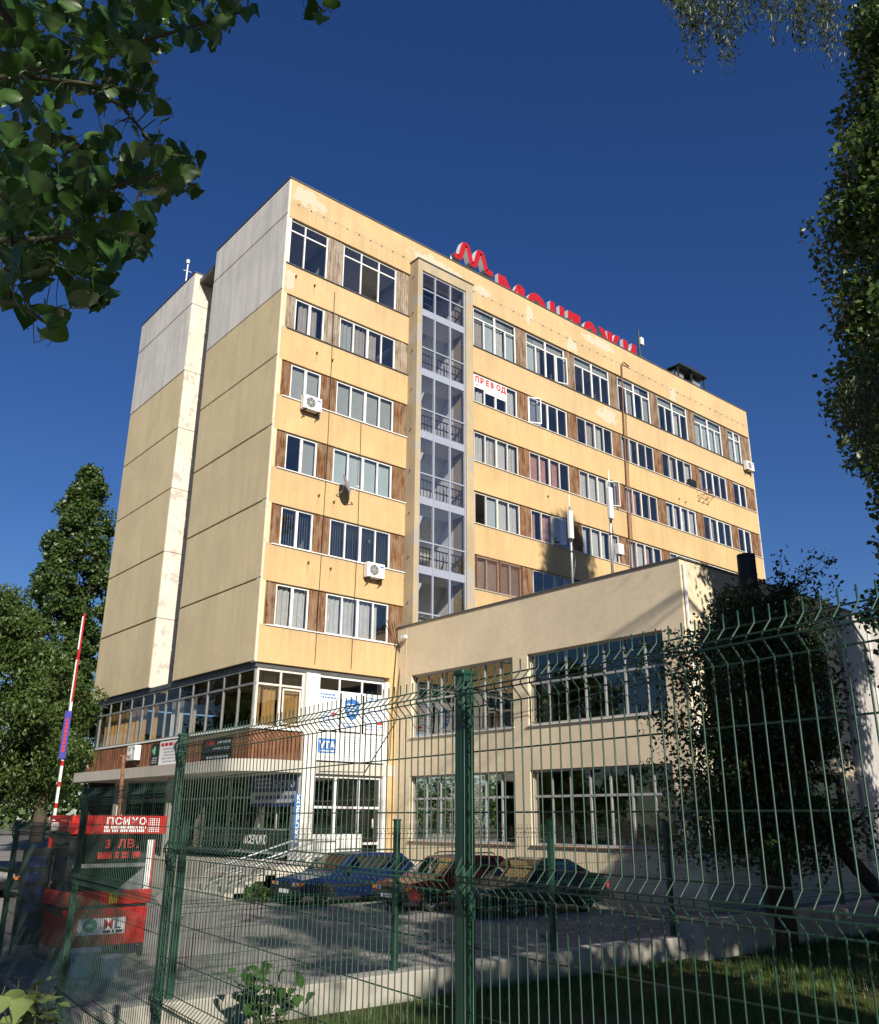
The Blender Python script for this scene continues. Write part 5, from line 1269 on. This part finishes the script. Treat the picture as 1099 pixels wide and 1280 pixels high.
for k in range(12):     # thin bare shoots above
    p0 = np.array([-1.45, -20.4, 4.9]); p1 = p0+hzv*rnd.uniform(-.1, 1.0)+np.array([0, 0, rnd.uniform(.25, .8)])
    pts = limb(m, p0, p1, .012, .003, 4, 5, .2, rnd)
    if k % 2: CL += [pts[-1], pts[3]]
    else: CL += [pts[-1]]
m.build('branch', 'bark_dark', PT, kind='stuff')
P = []
for q in CL:
    big = q[2] < 4.9
    n = rnd.randint(95, 150) if big else 14
    d = rng.normal(size=(n, 3))*(.17 if big else .08); P.append(np.array(q)+d)
P = np.concatenate(P)-np.array(ORG[PT.name])
o = link('crown', leaf_mesh('crown', P, .085, 'leaf_dark', .55, .2, .2, rng), PT); o['kind'] = 'stuff'
LT = thing('leaning_trunk', (-.6, -21.15, -.22), 'dark leaning bare trunk beside the sawn off tree', 'tree')
MB().tube([(-.35, -21.35, -.3), (-.75, -21.0, .45), (-1.2, -20.62, 1.2), (-1.6, -20.3, 1.85)], [.14, .12, .10, .07], 9).build('trunk', 'bark_dark', LT, smooth=True)
limbm = MB(); limb(limbm, (-1.2, -20.62, 1.2), (-1.0, -20.5, 2.0), .04, .01, 5); limbm.build('limb', 'bark_dark', LT)

# near broad-leaved tree, branches hanging over the camera's left
NT = thing('near_poplar', (-18.4, -27.2, -.25), 'near tree with large glossy heart shaped leaves hanging overhead', 'tree')
MB().tube([(-18.4, -27.2, -.3), (-18.35, -27.15, 1.5), (-18.2, -27.1, 3.2), (-18.0, -27.0, 5.0), (-17.9, -26.9, 8.0)], [.26, .21, .18, .14, .05], 12).build('trunk', 'bark', NT, smooth=True)
def leaf_shape(k):
    rr = random.Random(k); n = 9; out_ = []
    # half outline of a broad deltoid leaf: (distance along midrib, half width)
    half = [(0, 0), (.0, .14), (.04, .30), (.11, .43), (.20, .50), (.30, .51), (.41, .46), (.52, .38), (.63, .29), (.74, .20), (.85, .10), (.93, .04), (1.0, 0)]
    m = MB(); bend = rr.uniform(-.25, .35); fold = rr.uniform(.05, .22); tw = rr.uniform(-.2, .2)
    def pt(t, wv): return (wv+tw*t*t*.3, t-.5, fold*abs(wv)-bend*t*t+.03*math.sin(t*14+wv*9))
    for s in (-1, 1):
        for i in range(len(half)-1):
            (t0, w0), (t1, w1) = half[i], half[i+1]; j = 1+.04*((i % 2)*2-1)
            a, b, c_, d = pt(t0, 0), pt(t1, 0), pt(t1, s*w1*j), pt(t0, s*w0*(1+.04*(((i+1) % 2)*2-1)))
            if w0 == 0: m.quad(a, b, c_)
            elif w1 == 0: m.quad(a, b, d)
            else: m.quad(a, b, c_, d)
    m.tube([(0, -.82, .06), (0, -.65, .02), (0, -.5, 0)], .014, 3, False)
    return m.mesh('leaf', 'leaf_near', smooth=True, weld=True)
LM = [leaf_shape(k) for k in range(8)]
# where foliage shows (pixel outlines with a distance range), and unseen mass overhead
REG = [([(0, 0), (330, 0), (335, 15), (300, 48), (255, 72), (215, 78), (200, 80), (190, 105), (205, 140), (185, 150), (165, 130), (120, 125), (70, 135), (30, 160), (0, 150)], 120, 2.6, 4.2),
       ([(0, 0), (190, 0), (205, 70), (185, 120), (90, 110), (0, 120)], 95, 2.8, 4.6),
       ([(375, 0), (418, 0), (400, 30), (385, 14)], 5, 3.0, 3.3),
       ([(0, 130), (45, 140), (90, 165), (95, 190), (60, 200), (100, 215), (70, 260), (0, 290)], 42, 2.4, 3.6),
       ([(100, 180), (140, 165), (185, 165), (250, 195), (252, 245), (205, 262), (190, 300), (180, 335), (140, 325), (115, 300), (95, 250), (90, 200)], 72, 2.5, 3.5),
       ([(0, 200), (90, 210), (130, 270), (185, 330), (160, 340), (120, 335), (60, 330), (30, 350), (0, 370)], 95, 2.5, 3.9),
       ([(0, 300), (55, 320), (60, 360), (30, 390), (0, 390)], 22, 2.4, 3.4),
       ([(60, 320), (110, 330), (138, 365), (135, 395), (110, 395), (80, 360)], 14, 2.4, 3.0),
       ([(20, 375), (45, 372), (75, 400), (78, 425), (60, 425), (25, 392)], 7, 2.4, 2.8)]
def inside(x, y, poly):
    c_ = False; j = len(poly)-1
    for i in range(len(poly)):
        if (poly[i][1] > y) != (poly[j][1] > y) and x < (poly[j][0]-poly[i][0])*(y-poly[i][1])/(poly[j][1]-poly[i][1])+poly[i][0]: c_ = not c_
        j = i
    return c_
rnd = random.Random(77); cand = []
for poly, n, d0, d1 in REG:
    xs_ = [p[0] for p in poly]; ys_ = [p[1] for p in poly]; k = 0
    while k < n:
        x, y = rnd.uniform(min(xs_), max(xs_)), rnd.uniform(min(ys_), max(ys_))
        if inside(x, y, poly): cand.append((x, y, rnd.uniform(d0, d1))); k += 1
cand += [(x+rnd.gauss(0, 8), y+rnd.gauss(0, 8), d_+rnd.uniform(.5, 1.6)) for (x, y, d_) in list(cand) if x < 300 and not 330 < y]
cand += [(x+rnd.gauss(0, 6), y+rnd.gauss(0, 6), d_+rnd.uniform(-.2, .5)) for (x, y, d_) in list(cand) if rnd.random() < .35 and x < 310]
for k in range(260):
    x = rnd.uniform(-20, 300); y = rnd.uniform(-30, 75-.16*max(0, x-60)) if rnd.random() < .6 else rnd.uniform(190, 310)
    if y > 150: x = rnd.uniform(-20, 165-.25*(y-190))
    cand.append((x, y, rnd.uniform(4.0, 5.6)))
for k in range(60): cand.append((rnd.uniform(-160, 0), rnd.uniform(-60, 380), rnd.uniform(2.6, 4.2)))
po = np.array(ORG[NT.name]); nobj = 0; joined = []
tips = []
for (x, y, dd) in cand:
    p = at(x, y, dd); sz = rnd.uniform(.068, .112)
    Rm = Matrix.Rotation(rnd.uniform(0, 6.28), 4, 'Z') @ Matrix.Rotation(rnd.gauss(-1.0, .55), 4, 'X') @ Matrix.Rotation(rnd.gauss(0, .5), 4, 'Y')
    me = LM[rnd.randrange(8)]; M4 = Matrix.Translation(Vector(tuple(p-po))) @ Rm @ Matrix.Scale(sz, 4)
    if nobj < 298:
        o = bpy.data.objects.new('leaf', me); COL.objects.link(o); o.parent = NT; o.matrix_basis = M4; nobj += 1
    else: joined.append((me, M4))
    stem = p+np.array(Rm @ Vector((0, -.82, .06)))*sz; tips.append(stem)
rng = np.random.default_rng(4)
# crown mass over and behind the viewer: shades the hanging branches
# branches: join leaf stems in pixel order to a few leaders
leaders = [[(-60, 60, 3.6), (60, 90, 3.4), (150, 60, 3.4), (250, 30, 3.3), (320, 10, 3.3)], [(-60, 230, 3.2), (40, 240, 3.0), (120, 240, 3.0), (190, 220, 2.9), (245, 232, 2.8)],
           [(-60, 300, 3.0), (50, 300, 3.0), (110, 290, 2.9), (170, 320, 2.9)], [(-40, 330, 2.9), (30, 345, 2.8), (80, 340, 2.7), (130, 385, 2.7)], [(-60, 100, 3.0), (30, 95, 2.9), (110, 105, 2.9), (190, 115, 2.9)],
           [(340, -60, 3.3), (380, -10, 3.1), (405, 15, 3.1)], [(-40, 370, 2.6), (20, 378, 2.6), (60, 405, 2.6)], [(60, 90, 3.4), (150, 130, 3.3), (200, 190, 3.0)]]
m = MB(); lpts = []
root = np.array([-18.1, -27.05, 4.2])
for ld in leaders:
    ps = [at(*q) for q in ld]; m.tube([root+(ps[0]-root)*t+np.array([0, 0, .25*math.sin(3.14*t)]) for t in (0, .33, .66)]+ps, [.05, .035, .022]+[.016-.011*i/(len(ps)-1) for i in range(len(ps))], 6)
    for a, b in zip(ps[:-1], ps[1:]): lpts += [a+(b-a)*t for t in np.linspace(0, 1, 8)]
lpts = np.array(lpts)
for tq in tips:
    dd = np.linalg.norm(lpts-tq, axis=1); j = int(dd.argmin())
    if dd[j] < .20: mid = (lpts[j]+tq)/2+np.array([0, 0, .03]); m.tube([lpts[j], mid, tq], [.0028, .002, .0014], 4, False)
m.build('branch', 'twig', NT, smooth=True, kind='stuff')
vs, fs = [], []; off = 0
for me, M4 in joined:
    co = np.empty(len(me.vertices)*3); me.vertices.foreach_get('co', co); co = co.reshape(-1, 3); A4 = np.array(M4)
    vs.append(co@A4[:3, :3].T+A4[:3, 3]); fs += [tuple(i+off for i in p.vertices) for p in me.polygons]; off += len(co)
if vs:
    me = bpy.data.meshes.new('foliage'); me.from_pydata([tuple(v) for v in np.concatenate(vs)], [], fs); me.materials.append(MAT['leaf_near']); me.update()
    me.polygons.foreach_set('use_smooth', [True]*len(me.polygons)); o = link('foliage', me, NT); o['kind'] = 'stuff'
Pm = []
for k in range(170):
    c_ = np.array([-16.9, -28.4, 6.4])+rng.normal(size=3)*np.array([1.7, 1.6, 1.4]); Pm.append(c_+rng.normal(size=(60, 3))*.3)
for k in range(90): Pm.append(np.array([-15.2, -28.0, 8.6])+rng.normal(size=3)*np.array([.55, 1.3, .7])+rng.normal(size=(60, 3))*.28)  # unseen clump added overhead to throw shade on the red machine
Pm = np.concatenate(Pm); rel = Pm-CAM; fwd = rel@fwv; lat = rel@rv/np.maximum(fwd, .01); vert = rel@uv/np.maximum(fwd, .01)
keep = (fwd < .15) | (np.abs(lat) > .56) | (vert > .64)
keep &= (np.linalg.norm(rel, axis=1) > 1.2)
Pm = Pm[keep]-po
o = link('foliage', leaf_mesh('foliage', Pm, .12, 'leaf_near', .85, .3, .3, rng), NT); o['kind'] = 'stuff'

# willow hanging in at the upper right
WT = thing('willow_tree', (4.5, -28.2, -.25), 'willow with narrow grey green leaves drooping in from above', 'tree')
MB().tube([(4.5, -28.2, -.3), (4.4, -28.1, 4), (3.9, -27.9, 8), (3.2, -27.4, 12), (2.4, -27.0, 15)], [.45, .36, .28, .16, .06], 12).build('trunk', 'bark', WT, smooth=True)
rnd = random.Random(15); rng = np.random.default_rng(15); m = MB(); P = []
WREG = [(832, -20, 878, 40, 10), (850, -20, 870, 100, 7), (872, -20, 890, 90, 8), (890, -30, 905, 92, 8), (905, -30, 925, 60, 6), (930, -30, 945, 42, 6), (945, -30, 975, 40, 8), (985, -30, 990, 66, 8), (1000, -30, 1003, 72, 7), (1015, -30, 1020, 78, 7), (1030, -30, 1038, 80, 6), (1050, -30, 1040, 72, 5), (1062, -30, 1075, 2, 3),
        (1075, 470, 1075, 560, 7), (1090, 480, 1085, 590, 8), (1100, 470, 1098, 600, 8), (1066, 500, 1068, 545, 5)]
wroot = np.array([2.5, -27.0, 14.8])
for (x0, y0, x1, y1, cnt) in WREG:
    for c_ in range(cnt):
        dd = rnd.uniform(9.5, 11.5) if y1 < 300 else rnd.uniform(10, 12); jx = rnd.uniform(-16, 16)
        a = at(x0+jx, y0+rnd.uniform(-20, 10), dd); b = at(x1+jx+rnd.uniform(-10, 10), y1-abs(rnd.gauss(0, 1))*(.35*(y1-y0)), dd)
        mid = (a+b)/2+np.array([rnd.uniform(-.06, .06), rnd.uniform(-.06, .06), .05]); m.tube([a, mid, b], [.006, .004, .002], 3, False)
        for t in np.linspace(.1, 1, 15):
            q = (1-t)**2*a+2*t*(1-t)*mid+t*t*b; P.append(q+rng.normal(size=(3, 3))*.05)
        if c_ == 0: m.tube([wroot if y1 < 300 else np.array([1.8, -27, 8.0]), ((wroot if y1 < 300 else np.array([1.8, -27, 8.0]))+a)/2+(0, 0, .8), a], [.012, .009, .006], 5, False)
m.build('branch', 'twig', WT, kind='stuff')
P = np.concatenate(P)-np.array(ORG[WT.name])
o = link('foliage', leaf_mesh('foliage', P, .105, 'leaf_willow', .22, .1, .8, rng), WT); o['kind'] = 'stuff'
Pm = []
for k in range(170):
    c_ = np.array([4.2, -28.0, 12.5])+rng.normal(size=3)*np.array([1.5, 1.4, 2.4]); Pm.append(c_+rng.normal(size=(45, 3))*np.array([.35, .35, .7]))
Pm = np.concatenate(Pm); rel = Pm-CAM; fwd = rel@fwv; lat = rel@rv/np.maximum(fwd, .01); vert = rel@uv/np.maximum(fwd, .01)
keep = (fwd < .2) | (np.abs(lat) > .53) | (vert > .62)
o = link('foliage', leaf_mesh('foliage', Pm[keep]-np.array(ORG[WT.name]), .12, 'leaf_willow', .28, .1, .8, rng), WT); o['kind'] = 'stuff'

# undergrowth
def sapling(name, label, base, h, n, ls, spread, mat_leaf, seed, group=None):
    S_ = thing(name, tuple(base), label, 'shrub', group); rr = random.Random(seed); m = MB(); base = np.array(base)
    me = [MATLEAF(k, mat_leaf) for k in range(4)]
    for k in range(n):
        a = rr.uniform(0, 6.28); tipz = h*rr.uniform(.45, 1); tip = base+np.array([math.cos(a)*spread*rr.uniform(.2, 1), math.sin(a)*spread*rr.uniform(.2, 1), tipz])
        pts = [base+(tip-base)*t+np.array([0, 0, .12*h*math.sin(3.1*t)]) for t in (0, .4, .75, 1)]
        m.tube(pts, [.007, .005, .004, .002], 4, False)
        for t in (.35, .5, .62, .75, .86, 1.0):
            q = base+(tip-base)*t+np.array([rr.uniform(-.04, .04), rr.uniform(-.04, .04), .12*h*math.sin(3.1*t)]); sz = ls*rr.uniform(.6, 1.2)
            o = bpy.data.objects.new('leaf', me[rr.randrange(4)]); COL.objects.link(o); o.parent = S_
            o.matrix_basis = Matrix.Translation(Vector(tuple(q-base))) @ Matrix.Rotation(rr.uniform(0, 6.28), 4, 'Z') @ Matrix.Rotation(rr.gauss(-.6, .5), 4, 'X') @ Matrix.Scale(sz, 4)
    m.build('stem', 'twig', S_); return S_
_ml = {}
def MATLEAF(k, mat):
    if (k, mat) not in _ml:
        me = LM[k].copy(); me.materials.clear(); me.materials.append(MAT[mat]); _ml[(k, mat)] = me
    return _ml[(k, mat)]
sapling('leafy_shrub', 'low shrub with broad dark green leaves on the lawn before the kerb', (-10.75, -20.6, -.22), .62, 16, .11, .55, 'leaf_near', 31)
wb = at(62, 1212, 5.2); sapling('weed_clump', 'pale green leafy weed clump in front of the green fence', (float(wb[0]), float(wb[1]), -.2), .88, 26, .12, .22, 'leaf_weed', 33)
tree('hedge_shrub', 'taller leafy bush at the foot of the ramp beside the white ledge', (-1.45, -3.85, GZ), -.28, .02, prof([(-.68, .4), (-.5, .42), (-.28, .15)]), -.66, 22, 900, .09, 'leaf_walnut', .14, seed=40, cat='shrub', group='hedge bushes along the white ledge')
tree('hedge_shrub', 'lower leafy bush between the white ledge and the blue car', (-.75, -3.75, GZ), -.34, .02, prof([(-.68, .4), (-.5, .42), (-.34, .15)]), -.66, 22, 900, .09, 'leaf_walnut', .14, seed=41, cat='shrub', group='hedge bushes along the white ledge')
# grass
rng = np.random.default_rng(50); Np = 60000
gx = rng.uniform(-12.5, 1.5, Np); gy = -19.8-rng.uniform(0, 1, Np)**1.1*5.0
pat = np.sin(gx*2.1+gy*1.3)+np.sin(gx*.9-gy*2.3)+rng.normal(size=Np)*.8; k_ = pat > -.35; gx, gy = gx[k_], gy[k_]; Np = len(gx)
hh = rng.uniform(.04, .13, Np); an = rng.uniform(0, 6.28, Np); lx, ly = np.cos(an), np.sin(an); bl = rng.uniform(.1, .5, Np)*hh
V = np.empty((Np, 3, 3)); V[:, 0] = np.stack([gx-ly*.004, gy+lx*.004, np.full(Np, -.225)], 1); V[:, 1] = np.stack([gx+ly*.004, gy-lx*.004, np.full(Np, -.225)], 1); V[:, 2] = np.stack([gx+lx*bl, gy+ly*bl, -.22+hh], 1)
me = bpy.data.meshes.new('grass'); me.vertices.add(Np*3); me.vertices.foreach_set('co', V.ravel()); me.loops.add(Np*3); me.loops.foreach_set('vertex_index', np.arange(Np*3, dtype=np.int32))
me.polygons.add(Np); me.polygons.foreach_set('loop_start', (np.arange(Np)*3).astype(np.int32)); me.materials.append(MAT['grass_blade']); me.update(calc_edges=True)
link('grass', me, None, label='short uneven green grass on the fenced lawn', cat='grass', kind='stuff')
# far woodland closing the view
rng = np.random.default_rng(51); P = []
for k in range(220):
    x = rng.uniform(-130, 160); y = 95+rng.uniform(0, 25); h = rng.uniform(4, 12); P.append(np.array([x, y, h*.5])+rng.normal(size=(110, 3))*np.array([2.8, 2.8, h*.26]))
P = np.concatenate(P); P = P[P[:, 2] > -.3]
link('far_woodland', leaf_mesh('far_woodland', P, 1.1, 'leaf_poplar', .8, .3, 0, rng), None, label='distant band of trees beyond the parking lot', cat='woodland', kind='stuff')
